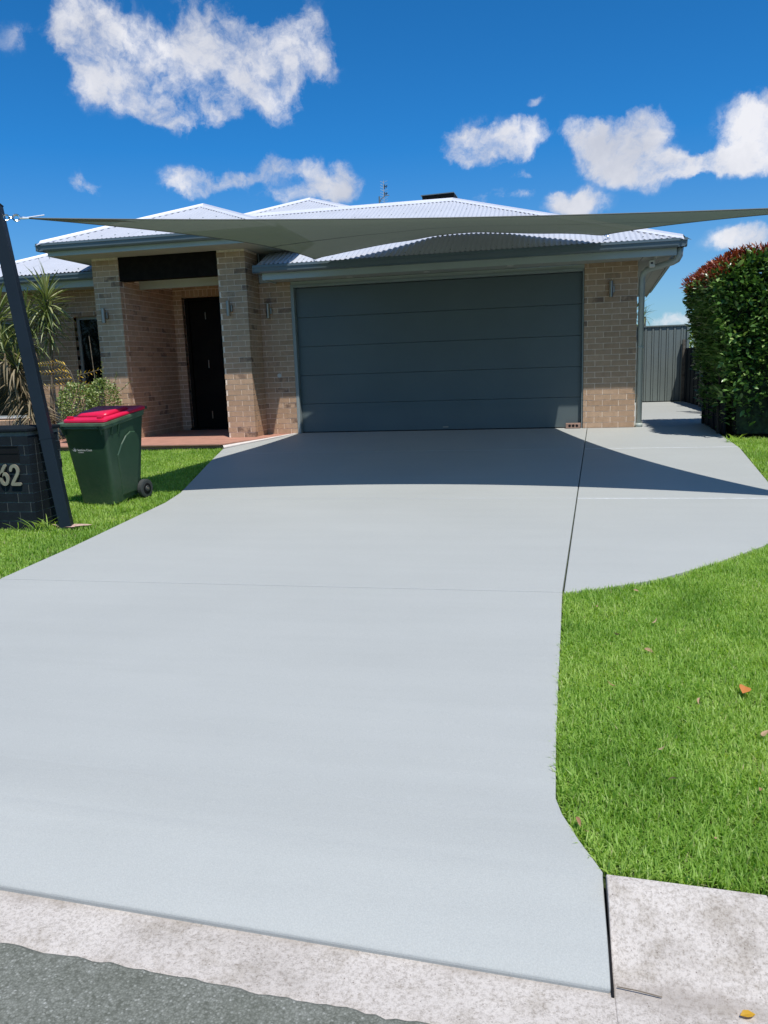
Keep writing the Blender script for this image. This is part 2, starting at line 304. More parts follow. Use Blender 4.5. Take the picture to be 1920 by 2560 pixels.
def binmat():
    m, t, b = new_mat('dark_green_bin_plastic', 0.42, 0.45); p = pos(t)
    c = ramp(t, noise(t, 4, 5, 0.6, p).outputs[0], [(0.3, (0.024, 0.060, 0.032)), (0.7, (0.033, 0.076, 0.040))]).outputs[0]
    sx = nd(t, 'ShaderNodeSeparateXYZ'); t.links.new(p, sx.inputs[0])
    dz = nd(t, 'ShaderNodeMapRange'); dz.inputs['From Min'].default_value = 0.25; dz.inputs['From Max'].default_value = -0.15; t.links.new(sx.outputs[2], dz.inputs[0])
    n_ = noise(t, 30, 6, 0.75, p); d2 = nd(t, 'ShaderNodeMapRange'); d2.inputs['From Min'].default_value = 0.4; d2.inputs['From Max'].default_value = 0.7; t.links.new(n_.outputs[0], d2.inputs[0])
    mu = nd(t, 'ShaderNodeMath', operation='MULTIPLY'); t.links.new(dz.outputs[0], mu.inputs[0]); t.links.new(d2.outputs[0], mu.inputs[1])
    sc = nd(t, 'ShaderNodeMath', operation='MULTIPLY'); sc.inputs[1].default_value = 0.5; t.links.new(mu.outputs[0], sc.inputs[0])
    t.links.new(mixc(t, sc.outputs[0], c, (0.09, 0.11, 0.07)), b.inputs['Base Color']); return m
M['bin'] = binmat(); M['binrim'] = plain('dusty_green_rim_plastic', (0.075, 0.125, 0.070), 0.5, 0.15, 12)
def leafmat(name, stops, rough=0.45, trans=0.25, spec=0.4, nscale=0.0):
    m, t, b = new_mat(name, rough, spec)
    gi = nd(t, 'ShaderNodeNewGeometry'); oi = nd(t, 'ShaderNodeObjectInfo')
    a_ = nd(t, 'ShaderNodeMath', operation='ADD'); t.links.new(gi.outputs['Random Per Island'], a_.inputs[0]); t.links.new(oi.outputs['Random'], a_.inputs[1])
    fr = nd(t, 'ShaderNodeMath', operation='FRACT'); t.links.new(a_.outputs[0], fr.inputs[0])
    c = ramp(t, fr.outputs[0], stops).outputs[0]
    if nscale:
        c = mixc(t, 0.8, c, ramp(t, noise(t, nscale, 3, 0.6, gi.outputs['Position']).outputs[0], [(0.32, (0.70, 0.80, 0.60)), (0.5, (1.05, 1.04, 1.0)), (0.68, (1.32, 1.16, 1.35))]).outputs[0], 'MULTIPLY')
    t.links.new(c, b.inputs['Base Color'])
    tr = nd(t, 'ShaderNodeBsdfTranslucent'); t.links.new(mixc(t, 1.0, c, (1.2, 1.25, 0.5), 'MULTIPLY'), tr.inputs[0])
    mx = nd(t, 'ShaderNodeMixShader'); mx.inputs[0].default_value = trans; t.links.new(b.outputs[0], mx.inputs[1]); t.links.new(tr.outputs[0], mx.inputs[2])
    t.links.new(mx.outputs[0], t.nodes['Material Output'].inputs[0]); return m
M['grass'] = leafmat('lawn_grass', [(0, (0.19, 0.34, 0.050)), (0.4, (0.30, 0.48, 0.085)), (0.85, (0.41, 0.60, 0.145)), (0.97, (0.50, 0.64, 0.24)), (1, (0.48, 0.45, 0.24))], 0.5, 0.5, 0.35, 1.7)
M['hedge'] = leafmat('hedge_leaf', [(0, (0.050, 0.115, 0.025)), (0.45, (0.090, 0.190, 0.042)), (0.8, (0.17, 0.30, 0.075)), (1, (0.36, 0.46, 0.17))], 0.32, 0.2, 0.5)
M['hedgein'] = plain('hedge_inner_shade', (0.020, 0.034, 0.014), 0.9, 0.5, 14, bmp=0.01)
M['redleaf'] = leafmat('red_new_leaf', [(0, (0.14, 0.022, 0.018)), (0.5, (0.24, 0.040, 0.022)), (1, (0.32, 0.10, 0.04))], 0.35, 0.3, 0.45)
M['drac'] = leafmat('strap_leaf', [(0, (0.08, 0.12, 0.035)), (0.5, (0.17, 0.22, 0.075)), (1, (0.36, 0.38, 0.18))], 0.4, 0.2)
M['dryleaf'] = leafmat('dry_strap_leaf', [(0, (0.10, 0.075, 0.04)), (0.5, (0.20, 0.16, 0.09)), (1, (0.34, 0.28, 0.18))], 0.7, 0.2)
M['shrub'] = leafmat('variegated_shrub_leaf', [(0, (0.08, 0.14, 0.035)), (0.5, (0.20, 0.28, 0.075)), (1, (0.52, 0.56, 0.28))], 0.45, 0.2)
M['yellow'] = leafmat('yellow_bract', [(0, (0.55, 0.30, 0.02)), (0.6, (0.75, 0.50, 0.05)), (1, (0.70, 0.60, 0.22))], 0.5, 0.3)
M['fallen'] = leafmat('dry_fallen_leaf', [(0, (0.30, 0.16, 0.08)), (0.5, (0.45, 0.28, 0.16)), (1, (0.55, 0.40, 0.27))], 0.7, 0.15)
M['orangeleaf'] = leafmat('orange_fallen_leaf', [(0, (0.50, 0.16, 0.04)), (1, (0.58, 0.22, 0.06))], 0.6, 0.15)
def sailmat():
    m, t, b = new_mat('grey_green_shade_cloth', 0.9, 0.1); p = pos(t)
    w = nd(t, 'ShaderNodeTexWave', wave_type='BANDS', bands_direction='Y'); w.inputs['Scale'].default_value = 60; w.inputs['Distortion'].default_value = 1.5; t.links.new(p, w.inputs['Vector'])
    c = ramp(t, noise(t, 1.5, 5, 0.6, p).outputs[0], [(0.3, (0.155, 0.178, 0.128)), (0.7, (0.180, 0.198, 0.145))]).outputs[0]
    c = mixc(t, 0.12, c, ramp(t, w.outputs[0], [(0.0, (0.6, 0.6, 0.6)), (1, (1, 1, 1))]).outputs[0], 'MULTIPLY')
    t.links.new(c, b.inputs['Base Color'])
    tr = nd(t, 'ShaderNodeBsdfTranslucent'); tr.inputs[0].default_value = (0.17, 0.21, 0.145, 1)
    mx = nd(t, 'ShaderNodeMixShader'); mx.inputs[0].default_value = 0.15; t.links.new(b.outputs[0], mx.inputs[1]); t.links.new(tr.outputs[0], mx.inputs[2])
    ho = nd(t, 'ShaderNodeBsdfTransparent'); mh = nd(t, 'ShaderNodeMixShader'); mh.inputs[0].default_value = 0.028   # open knit lets a little sun through
    t.links.new(mx.outputs[0], mh.inputs[1]); t.links.new(ho.outputs[0], mh.inputs[2]); mx = mh
    t.links.new(mx.outputs[0], t.nodes['Material Output'].inputs[0]); return m
M['sail'] = sailmat()
M['hem'] = plain('shade_cloth_hem', (0.13, 0.135, 0.11), 0.8, 0.05, 8)

# ------------------------------------------------------------------ ground heights
YK = -10.42; YI = -10.69; YL = -10.96
def gh(y):
    if y >= 0: return 0.0
    if y >= YK: return 0.045 * y
    zk = 0.045 * YK
    if y >= YI: return zk + (y - YK) / (YI - YK) * (-0.583 - zk)
    return -0.583
# large ground sheet (structure)
ys = [400, 0, YK + 0.03]; zs = [-0.035, -0.035, gh(YK) - 0.035]
def gsk(x, y): return y - 0.06 * (min(max(x, -14), 8) + 1.157) if -11 < y < -10 else y
ys += [YK - 0.02, -19.6, -19.8, -400]; zs += [-0.72, -0.72, -0.5, -0.45]
mb = MB(); mb.strip([[(x, gsk(x, y), z) for x in (-400, -14, -8, -1.157, 3, 8, 400)] for y, z in zip(ys, zs)])
label(mb.build('ground', M['soil'], None, (0, 0, 0)), kind='structure')

# road
xs = np.linspace(-16, 8, 900); rows = []
edge = [YL - 0.012 * mnoise.noise((x * 9, 0, 0)) - 0.010 * mnoise.noise((x * 38, 3, 0)) for x in xs]
mb = MB(); mb.strip([[(x, e, -0.5795) for x, e in zip(xs, edge)], [(x, e - 0.012, -0.572) for x, e in zip(xs, edge)], [(x, -12.5, -0.555) for x in xs], [(x, -19.5, -0.60) for x in xs]])
road = label(mb.build('road', M['asphalt'], None, (0, YL, -0.58)), kind='structure')
mb = MB(); mb.strip([[(-90, YL, -0.572), (-16, YL, -0.572)], [(-90, -19.5, -0.60), (-16, -19.5, -0.60)]]); mb.strip([[(8, YL, -0.572), (90, YL, -0.572)], [(8, -19.5, -0.60), (90, -19.5, -0.60)]])
mb.build('road_far', M['asphalt'], road)

# kerb and gutter
kerb = label(empty('kerb', (0, YK, gh(YK))), kind='structure')
def kerb_profile(top=True):
    zk = gh(YK)
    if top: return [(YK + 0.06, zk - 0.2), (YK + 0.0, zk - 0.2), (YK, zk - 0.004), (YK - 0.012, zk + .004), (YK - 0.04, zk + 0.004), (YK - 0.07, zk - 0.004), (YK - 0.10, zk - 0.020), (YK - 0.20, zk - 0.078), (YI - 0.01, -0.582), (YI - 0.06, -0.5855), (YL - 0.1, -0.5815), (YL - 0.1, -0.72), (YK + 0.06, -0.72)]
    return [(YI + 0.02, -0.5885), (YI - 0.06, -0.5865), (YL - 0.1, -0.5815), (YL - 0.1, -0.72), (YI + 0.02, -0.72)]
for (x0, x1) in ((-1.148, -0.712), (-0.702, 1.7), (1.71, 4.1), (4.11, 8)):
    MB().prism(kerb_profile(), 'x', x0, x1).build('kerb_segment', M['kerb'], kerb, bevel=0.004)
for (x0, x1) in ((-4.4, -1.148), (-8.6, -4.41)):
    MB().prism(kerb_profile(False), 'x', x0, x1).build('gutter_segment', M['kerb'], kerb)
for (x0, x1) in ((-11, -8.61), (-14, -11.01)):
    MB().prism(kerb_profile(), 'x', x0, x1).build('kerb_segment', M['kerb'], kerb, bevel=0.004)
def skew_tree(o):
    L0 = wloc(o)
    if o.type == 'MESH':
        for v in o.data.vertices:
            if v.co.y + L0.y > -12: v.co.y -= 0.06 * (min(max(v.co.x + L0.x, -14), 8) + 1.157)
    for c in o.children: skew_tree(c)
# dark gap between kerb end and painted apron
MB().add([(-1.1560, YK, -0.62), (-1.149, YK, -0.62), (-1.149, -10.765, -0.62), (-1.1560, -10.765, -0.62), (-1.1560, YK, gh(YK) - .05), (-1.149, YK, gh(YK) - .05), (-1.149, -10.765, -0.582), (-1.1560, -10.765, -0.582)], [(0,3,2,1),(4,5,6,7),(0,1,5,4),(1,2,6,5),(2,3,7,6),(3,0,4,7)]).build('joint', M['blackp'], kerb)

skew_tree(kerb)
for v in road.data.vertices:
    if v.co.y + YL > -12: v.co.y -= 0.06 * (min(max(v.co.x, -14), 8) + 1.157)
# ------------------------------------------------------------------ driveway slabs
def kskew(x, y): return y - 0.06 * (min(max(x, -14), 8) + 1.157)
LE = [(-5.455, 0.03), (-5.60, -0.45), (-6.09, -1.66), (-5.72, -3.05), (-5.41, -4.17), (-5.22, -4.87), (-5.15, -5.36), (-5.14, -6.11), (-5.13, -7.05), (-5.16, -7.88), (-5.35, -9.0), (-5.9, -9.8), (-6.1, -10.0)]
RE = [(-1.225, -7.87), (-1.262, -8.93), (-1.285, -9.66), (-1.290, -10.05), (-1.27, -10.14), (-1.22, -10.27), (-1.155, -10.40), (-1.157, -10.42)]
GX = [(-1.225, -7.87), (-1.0, -7.78), (-0.65, -7.58), (-0.25, -7.23), (0.2, -6.74), (0.55, -6.15), (0.76, -5.4), (0.80, -4.48)]
PR = [(0.80, -4.48), (1.03, -2.23), (1.05, -1.4), (1.07, 0.55), (1.12, 0.56)]
def jx(y): return -0.71 + (y - 0.0) * (0.515 / 7.87)      # longitudinal joint
def le(y):
    for (a, b) in zip(LE[1:], LE[2:]):
        if a[1] >= y >= b[1]: k = (y - a[1]) / (b[1] - a[1]); return a[0] + k * (b[0] - a[0])
J = [-2.12, -5.17, -7.87]
g_ = 0.0045
def between(L_, ya, yb): return [q for q in L_ if ya > q[1] > yb]
drive = label(empty('driveway', (-3, -5, gh(-5))), kind='structure')
def ah(x, y):   # driveway surface: curves down over the kerb line
    yk = y + 0.06 * (x + 1.157); z = 0.0 if y >= 0 else 0.045 * y
    if yk < -10.2: s_ = -10.2 - yk; z -= 0.27 * s_ * s_ + (0.0 if yk > -10.725 else (-10.725 - yk) * 0.30)
    return z
def slab(name, poly, mat=None, th=0.1):
    bm = bmesh.new(); f = bm.faces.new([bm.verts.new((x, y, 0)) for x, y in poly])
    bmesh.ops.bisect_plane(bm, geom=bm.verts[:] + bm.edges[:] + bm.faces[:], plane_co=(0, 0, 0), plane_no=(0, 1, 0))
    for yc in (-10.2, -10.28, -10.35, YK, -10.48, -10.54, -10.60, -10.65, -10.69, -10.72, -10.74):
        bmesh.ops.bisect_plane(bm, geom=bm.verts[:] + bm.edges[:] + bm.faces[:], plane_co=(-1.157, yc, 0), plane_no=(0.06, 1, 0))
    for v in bm.verts: v.co.z = ah(v.co.x, v.co.y)
    ret = bmesh.ops.extrude_face_region(bm, geom=bm.faces[:])
    for v in ret['geom']:
        if isinstance(v, bmesh.types.BMVert): v.co.z -= th
    bmesh.ops.recalc_face_normals(bm, faces=bm.faces)
    me = bpy.data.meshes.new(name); o0 = wloc(drive)
    for v in bm.verts: v.co -= o0
    for f_ in bm.faces: f_.smooth = f_.normal.z > 0.6 and kskew(f_.calc_center_median().x + o0.x, 0) * 0 + (f_.calc_center_median().y + o0.y) + 0.06 * (f_.calc_center_median().x + o0.x + 1.157) < -10.2
    bm.to_mesh(me); bm.free(); me.materials.append(mat or M['concrete']); o = link(name, me, drive, o0)
    md = o.modifiers.new('bevel', 'BEVEL'); md.width = 0.006; md.segments = 2; md.limit_method = 'ANGLE'; md.angle_limit = R(40)
    return o
# left column, back to front
slab('slab', [(-0.775, 0.10), (-0.775, -0.008), (jx(0) - g_, -0.008), (jx(J[0]) - g_, J[0] + .0045), (le(J[0]), J[0] + .0045)] + [q for q in reversed(LE) if q[1] > J[0]] + [(-5.437, 0.10)])
slab('slab', [(jx(J[0]) - g_, J[0] - .0045), (jx(J[1]) - g_, J[1] + .0045), (le(J[1]), J[1] + .0045)] + list(reversed(between(LE, J[0], J[1]))) + [(le(J[0]), J[0] - .0045)])
slab('slab', [(jx(J[1]) - g_, J[1] - .0045), (jx(J[2]) - g_, J[2] + .0045), (le(J[2]), J[2] + .0045)] + list(reversed(between(LE, J[1], J[2]))) + [(le(J[1]), J[1] - .0045)])
slab('apron_slab', [(-1.229, J[2] - .0045)] + RE[1:] + [(-1.157, -10.752), (-8.3, -10.752 + .4286), (-8.2, -9.998)] + list(reversed(between(LE, J[2], -10.2))) + [(le(J[2]), J[2] - .0045)])
# right column
slab('slab', [(jx(0) + g_, -0.008), (0.0, -0.008), (0.0, 0.02), (1.07, 0.02)] + between(PR, 0.02, J[0]) + [(1.035, J[0] + .0045), (jx(J[0]) + g_, J[0] + .0045)])
slab('slab', [(jx(J[0]) + g_, J[0] - .0045), (1.033, J[0] - .0045), (1.03, -2.23), (0.80, -4.48), (0.775, J[1] + .0045), (jx(J[1]) + g_, J[1] + .0045)])
slab('slab', [(jx(J[1]) + g_, J[1] - .0045), (0.772, J[1] - .0045), (0.76, -5.4)] + [q for q in reversed(GX[1:6])] + [(-1.219, -7.868)])
for (ya, xa, xb) in ((J[0], jx(J[0]) + .01, 1.03), (J[1], jx(J[1]) + .01, 0.77)):  # pale strips paint in the bright highlight along the cross joints
    MB().add([(xa, ya - .007, ah(xa, ya) - .06), (xb, ya - .007, ah(xb, ya) - .06), (xb, ya + .007, ah(xb, ya) - .06), (xa, ya + .007, ah(xa, ya) - .06), (xa, ya - .007, ah(xa, ya) + .0012), (xb, ya - .007, ah(xb, ya) + .0012), (xb, ya + .007, ah(xb, ya) + .0018), (xa, ya + .007, ah(xa, ya) + .0018)], [(0,3,2,1),(4,5,6,7),(0,1,5,4),(1,2,6,5),(2,3,7,6),(3,0,4,7)]).build('joint_highlight', M['jointglint'], drive)
slab('path_slab', [(0.03, 0.024), (1.07, 0.024), (1.07, 0.55), (1.9, 0.56), (1.95, 7.28), (0.03, 7.28)])

# ------------------------------------------------------------------ house
house = label(empty('brick_house', (-4, 0, 0)), 'single storey tan brick house with pale corrugated roof and slate blue double garage door', 'house')
BZ = 0.086; BL = 0.24; BH = 0.076
unit_me = {}
def unit_brick(mat, key):
    if key not in unit_me:
        bm = bmesh.new(); bmesh.ops.create_cube(bm, size=1.0)
        me = bpy.data.meshes.new('brick'); bm.to_mesh(me); bm.free(); me.materials.append(mat); unit_me[key] = me
    return unit_me[key]
brick_count = [0]; rest = MB()
def bricks(parent, O, U, N, length, z0, z1, off=0.0, singles=True, mat='brick', depth=0.10, open_=None, maxn=300, gap=0.010, restmb=None, jit=0.0012, first=None):
    """running bond on the plane through O with unit axes U (along) and N (outward)"""
    O = Vector(O); U = Vector(U); N = Vector(N); z = z0; k = 0
    while z < z1 - 0.02:
        h = min(BH, z1 - z - 0.004); x = -((off + (BL / 2 if k % 2 else 0)) % BL)
        while x < length - 0.01:
            a, b = max(x, 0) + (0 if x <= 0 else gap / 2), min(x + BL - gap / 2, length)
            if x <= 0 and x + BL - gap / 2 < 0.03: x += BL; continue
            parts = [(a, b)]
            if open_ and z < open_[3] - 0.004 and z + h > open_[2] + 0.004: parts = [(a, min(b, open_[0])), (max(a, open_[1]), b)]
            for a, b in parts:
                if b - a < 0.02: continue
                c = O + U * ((a + b) / 2) + Vector((0, 0, z + h / 2)) - N * (depth / 2 - random.uniform(-jit, jit))
                if singles and brick_count[0] < maxn:
                    o = bpy.data.objects.new('brick', unit_brick(M[mat], mat)); COL.objects.link(o); o.parent = parent
                    o.location = c - wloc(parent)
                    o.scale = (b - a, depth, h) if abs(U.x) > 0.5 else (depth, b - a, h)
                    brick_count[0] += 1
                else:
                    hx = (b - a) / 2 * abs(U.x) + depth / 2 * abs(N.x); hy = (b - a) / 2 * abs(U.y) + depth / 2 * abs(N.y)
                    (restmb or rest).box((c.x - hx, c.y - hy, c.z - h / 2), (c.x + hx, c.y + hy, c.z + h / 2))
            x += BL
        z += BZ; k += 1
def core(name, a, b, parent=house, mat='mortar'): return MB().box(a, b).build(name, M[mat], parent)
REC = 0.0045
CX, CD, LX, GL = -5.977, -0.558, -8.164, -5.437
# right pier
pier = core('garage_pier', (-0.775 + REC, REC, -0.02), (-REC, 0.30, 2.47))
bricks(pier, (-0.775, 0, 0.004), (1, 0, 0), (0, -1, 0), 0.775, 0, 2.494, off=0.19)
side = core('side_wall', (-0.25, 0.30, -0.02), (-REC, 9.0, 2.47)); 
bricks(side, (0, 0.11, 0.004), (0, 1, 0), (1, 0, 0), 8.8, 0, 2.47, singles=False)
# garage wall left of door
gw = core('garage_wall', (CX, REC, -0.02), (GL - REC, 0.30, 2.47))
bricks(gw, (CX, 0, 0.004), (1, 0, 0), (0, -1, 0), GL - CX, 0, 2.47, off=0.06)
core('garage_lintel', (GL, 0.02, 2.42), (-0.775, 0.3, 2.47), mat='fascia')
# mid column (front face first)
mc = core('porch_column', (CX - 0.47 + REC, CD + REC, -0.02), (CX - REC, 0.0, 2.95))
bricks(mc, (CX - 0.47, CD, 0.0), (1, 0, 0), (0, -1, 0), 0.47, 0, 2.93, off=0.12 + 0.09)
lc = core('porch_column', (LX - 0.47 + REC, CD + REC, -0.02), (LX - REC, 0.1, 2.95))
bricks(lc, (LX - 0.47, CD, 0.0), (1, 0, 0), (0, -1, 0), 0.47, 0, 2.93, off=0.05, singles=True)
bricks(mc, (CX, CD + 0.11, 0.0), (0, 1, 0), (1, 0, 0), 0.45, 0, 2.93, singles=False)
bricks(lc, (LX, CD + 0.11, 0.0), (0, 1, 0), (1, 0, 0), 1.75, 0, 2.6, singles=False, off=0.1)
bricks(lc, (LX, CD + 0.11, 2.58), (0, 1, 0), (1, 0, 0), 0.4, 0, 0.35, singles=False, off=0.1)
al = core('alcove_wall', (LX - 0.25, 0.1, -0.02), (LX - REC, 1.3, 2.66))
# alcove back wall (door opening), soldier course above the door
bw = core('alcove_back_wall', (LX - 0.2, 1.3 + REC, -0.02), (-7.99, 1.55, 2.66)); core('alcove_lintel', (-7.99, 1.3 + REC, 2.46), (-6.1, 1.55, 2.66))
bricks(bw, (LX, 1.3, 0.0), (1, 0, 0), (0, -1, 0), 0.174, 0, 2.58, singles=False, off=0.05)
x = -7.985
while x < -6.2:
    rest.box((x, 1.3, 2.445), (x + 0.076, 1.4, 2.575)); x += 0.086
bricks(bw, (LX, 1.3, 2.585), (1, 0, 0), (0, -1, 0), 2.0, 0, 0.08, singles=False)
core('alcove_right_wall', (-6.3, 0.0, -0.02), (-6.0, 1.5, 2.66))
# wing wall with windows
YW = 0.60
WIN = (-9.81, -8.75, 0.78, 2.15)
ww = core('wing_wall', (-16, YW + REC, -0.02), (-12.6, YW + 0.25, 2.62))
core('wing_wall_part', (-10.95, YW + REC, -0.02), (WIN[0], YW + 0.25, 2.62)); core('wing_wall_part', (WIN[0], YW + REC, -0.02), (LX - 0.2, YW + 0.25, WIN[2])); core('wing_wall_part', (WIN[0], YW + REC, WIN[3]), (LX - 0.2, YW + 0.25, 2.62))
core('wing_wall_part', (-12.6, YW + REC, -0.02), (-10.95, YW + 0.25, 0.30)); core('wing_wall_part', (-12.6, YW + REC, 2.15), (-10.95, YW + 0.25, 2.62))
bricks(ww, (-10.95, YW, 0.0), (1, 0, 0), (0, -1, 0), 2.35, 0, 2.62, singles=False, open_=(WIN[0] + 10.95, 5, WIN[2], WIN[3]))
bricks(ww, (-12.7, YW, 0.0), (1, 0, 0), (0, -1, 0), 1.75, 0, 0.28, singles=False)
bricks(ww, (-12.7, YW, 2.15), (1, 0, 0), (0, -1, 0), 1.75, 0, 0.45, singles=False)
x = -12.65
while x < -10.75:   # sloping sill bricks
    rest.add([(x, YW - 0.04, 0.21), (x + 0.076, YW - 0.04, 0.21), (x + 0.076, YW + 0.1, 0.25), (x, YW + 0.1, 0.25), (x, YW - 0.05, 0.295), (x + 0.076, YW - 0.05, 0.295), (x + 0.076, YW + 0.1, 0.335), (x, YW + 0.1, 0.335)],
             [(0,3,2,1),(4,5,6,7),(0,1,5,4),(1,2,6,5),(2,3,7,6),(3,0,4,7)]); x += 0.086
label(rest.build('brickwork', M['brick'], house), kind='stuff')
core('house_body', (-16, 1.6, -0.02), (-0.26, 9.0, 2.45), mat='soffit'); core('wing_body', (-16, 1.0, -0.02), (-8.6, 1.6, 2.45), mat='blackp')

# windows
def window(x0, x1, z0, z1, y, mull=None):
    fr = MB(); w_ = 0.05
    fr.box((x0, y, z0), (x0 + w_, y + 0.06, z1)); fr.box((x1 - w_, y, z0), (x1, y + 0.06, z1)); fr.box((x0 + w_, y, z1 - w_), (x1 - w_, y + 0.06, z1)); fr.box((x0 + w_, y, z0), (x1 - w_, y + 0.06, z0 + w_))
    if mull: fr.box((mull - .02, y + .002, z0 + w_), (mull + .02, y + 0.058, z1 - w_))
    f = fr.build('window', M['alu'], house); MB().box((x0 + w_, y + 0.03, z0 + w_), (x1 - w_, y + 0.036, z1 - w_)).build('pane', M['glass'], f)
    return f
window(WIN[0], WIN[1], WIN[2], WIN[3], YW + 0.09); window(-12.55, -10.95, 0.335, 2.15, YW + 0.09, -11.7)
MB().box((-12.6, YW + 0.0, 0.335), (-10.93, YW + 0.09, 0.35)).build('window_sill', M['edge'], house)

# entry door
ed = MB().box((-7.985, 1.40, 0.0), (-7.92, 1.50, 2.445)).box((-7.92, 1.40, 2.39), (-6.3, 1.50, 2.445)).build('entry_door_frame', M['beam'], house)
d1 = MB().box((-7.915, 1.44, 0.03), (-7.32, 1.48, 2.385)).build('entry_door', M['entry'], house, bevel=0.004)
MB().box((-7.60, 1.415, 2.05), (-7.585, 1.43, 2.18)).box((-7.60, 1.415, 1.15), (-7.585, 1.43, 1.30)).box((-7.60, 1.415, 0.2), (-7.585, 1.43, 0.34)).build('handle', M['steel'], d1)
MB().box((-7.31, 1.45, 0.03), (-6.35, 1.47, 2.385)).build('sidelight_pane', M['glass'], house)
MB().box((-7.99, 1.25, 0.0), (-6.3, 1.44, 0.03)).build('door_sill', M['beam'], house)
# porch ceiling and beam
MB().box((LX, -0.37, 2.655), (-6.0, 1.5, 2.70)).build('porch_ceiling', M['ceiling'], house)
MB().box((LX - 0.02, CD + 0.02, 2.575), (CX - 0.46, CD + 0.18, 2.95)).build('porch_beam', M['beam'], house)
MB().box((LX, CD + 0.18, 2.72), (-6.0, 1.5, 2.95)).build('porch_beam_backing', M['beam'], house)

# garage door
gd = MB().box((GL + 0.052, 0.116, -0.01), (-0.776, 0.20, 2.37)).build('garage_door', M['gdoor'], house)
px0, px1 = GL + 0.055, -0.80
for i in range(5):
    z0 = 0.012 + i * 0.4715
    MB().box((px0, 0.095, z0 + 0.002), (px1, 0.1155, z0 + 0.4680)).build('panel', M['gdoor'], gd, bevel=0.004)
MB().box((px0, 0.098, -0.006), (px1, 0.118, 0.011)).build('rubber_seal', M['blackp'], gd)
MB().box((-2.99, 0.088, 0.045), (-2.90, 0.095, 0.062)).build('lock_plate', M['steel'], gd)
MB().box((GL, -0.004, 0.0), (GL + 0.052, 0.20, 2.42)).box((GL + 0.052, -0.004, 2.375), (-0.80, 0.20, 2.42)).box((-0.798, 0.02, 0.0), (-0.777, 0.2, 2.42)).build('garage_door_frame', M['gframe'], house, bevel=0.003)

# eaves: fascia, soffit, gutters
ZS = 2.475
def quad_gutter(pts_fn):  # gutter profile, (outward distance from the fascia, z)
    return [(0, 0.0), (0.085, 0.0), (0.105, 0.02), (0.112, 0.075), (0.122, 0.08), (0.122, 0.115), (0.114, 0.115), (0.108, 0.085), (0.10, 0.025), (0.0, 0.01)]
def eave_front(x0, x1, yf, zf0, zf1, zg, right_end=True, left_end=True):
    MB().box((x0, yf, zf0), (x1, yf + 0.02, zf1)).build('fascia', M['fascia'], house)
    prof = [(yf - 0.002 - d, zg + z) for d, z in quad_gutter(None)]
    gx0 = x0 - (0.12 if left_end else 0); gx1 = x1 + (0.12 if right_end else 0)
    m_ = MB().prism(prof, 'x', gx0, gx1); 
    m_.box((gx0, yf - 0.12, zg + 0.002), (gx0 + 0.003, yf - 0.003, zg + 0.112))
    return m_.build('gutter', M['gutter'], house)
def eave_side(xf, sgn, y0, y1, zf0, zf1, zg):
    skf = (lambda o: [setattr(v.co, 'x', v.co.x + 0.0654 * (v.co.y + wloc(o).y - y0)) for v in o.data.vertices]) if (sgn > 0 and xf > 0) else (lambda o: None)
    f_ = MB().box((xf - 0.02 if sgn > 0 else xf, y0 + 0.021, zf0), (xf if sgn > 0 else xf + 0.02, y1, zf1)).build('fascia', M['fascia'], house); skf(f_)
    prof = [(xf + sgn * (0.002 + d), zg + z) for d, z in quad_gutter(None)]
    skf(MB().prism(prof, 'y', y0 - 0.118, y1).build('gutter', M['gutter'], house))
# garage eave
eave_front(-5.67, 0.45, -0.60, 2.450, 2.60, 2.548)
eave_side(0.45, 1, -0.60, 7.2, 2.450, 2.60, 2.548)
MB().box((-5.67, -0.58, ZS), (0.43, 0.06, ZS + 0.006)).build('soffit', M['soffit'], house)
MB().add([(0.0, 0.061, ZS), (0.47, 0.061, ZS), (0.94, 7.2, ZS), (0.0, 7.2, ZS), (0.0, 0.061, ZS + .006), (0.47, 0.061, ZS + .006), (0.94, 7.2, ZS + .006), (0.0, 7.2, ZS + .006)], [(0,3,2,1),(4,5,6,7),(0,1,5,4),(1,2,6,5),(2,3,7,6),(3,0,4,7)]).build('soffit', M['soffit'], house); MB().box((CX + 0.01, -0.0, ZS), (-5.67, 0.06, ZS + 0.2)).build('fascia', M['fascia'], house)
MB().box((-5.69, -0.60, 2.45), (-5.67, 0.0, 2.62)).build('fascia', M['fascia'], house)
MB().box((-5.80, -0.72, 2.55), (-5.79, 0.0, 2.668)).box((-5.79, -0.71, 2.55), (-5.69, 0.0, 2.556)).build('gutter_end', M['gutter'], house)
for x in (0.02,): MB().box((x, -0.58, ZS - 0.004), (x + 0.008, 0.0, ZS)).build('soffit_joint', M['blackp'], house)
MB().add([(0.30, 0.1, ZS - 0.003), (0.312, 0.1, ZS - 0.003), (0.742, 7.1, ZS - 0.003), (0.73, 7.1, ZS - 0.003)], [(0, 1, 2, 3)]).build('soffit_joint', M['gutter'], house)
# entry eave (higher)
EX0, EX1, EY = -9.0, -5.24, -1.17
eave_front(EX0, EX1, EY, 2.935, 3.06, 3.005)
eave_side(EX1, 1, EY, 1.6, 2.935, 3.06, 3.005); eave_side(EX0, -1, EY, 3.0, 2.935, 3.06, 3.005)
MB().box((EX0 + 0.02, EY + 0.02, 2.951), (EX1 - 0.02, 0.5, 2.957)).build('soffit', M['soffit'], house)
MB().box((LX - 0.55, 0.09, 2.5), (CX, 0.16, 2.951)).build('gable_wall', M['fascia'], house)
MB().box((LX - 0.45, -0.1, 2.5), (LX - 0.4, 3.0, 2.951)).build('gable_wall', M['fascia'], house)
MB().box((CX - 0.05, 0.1, 2.4), (CX, 3.0, 2.951)).build('gable_wall', M['fascia'], house)
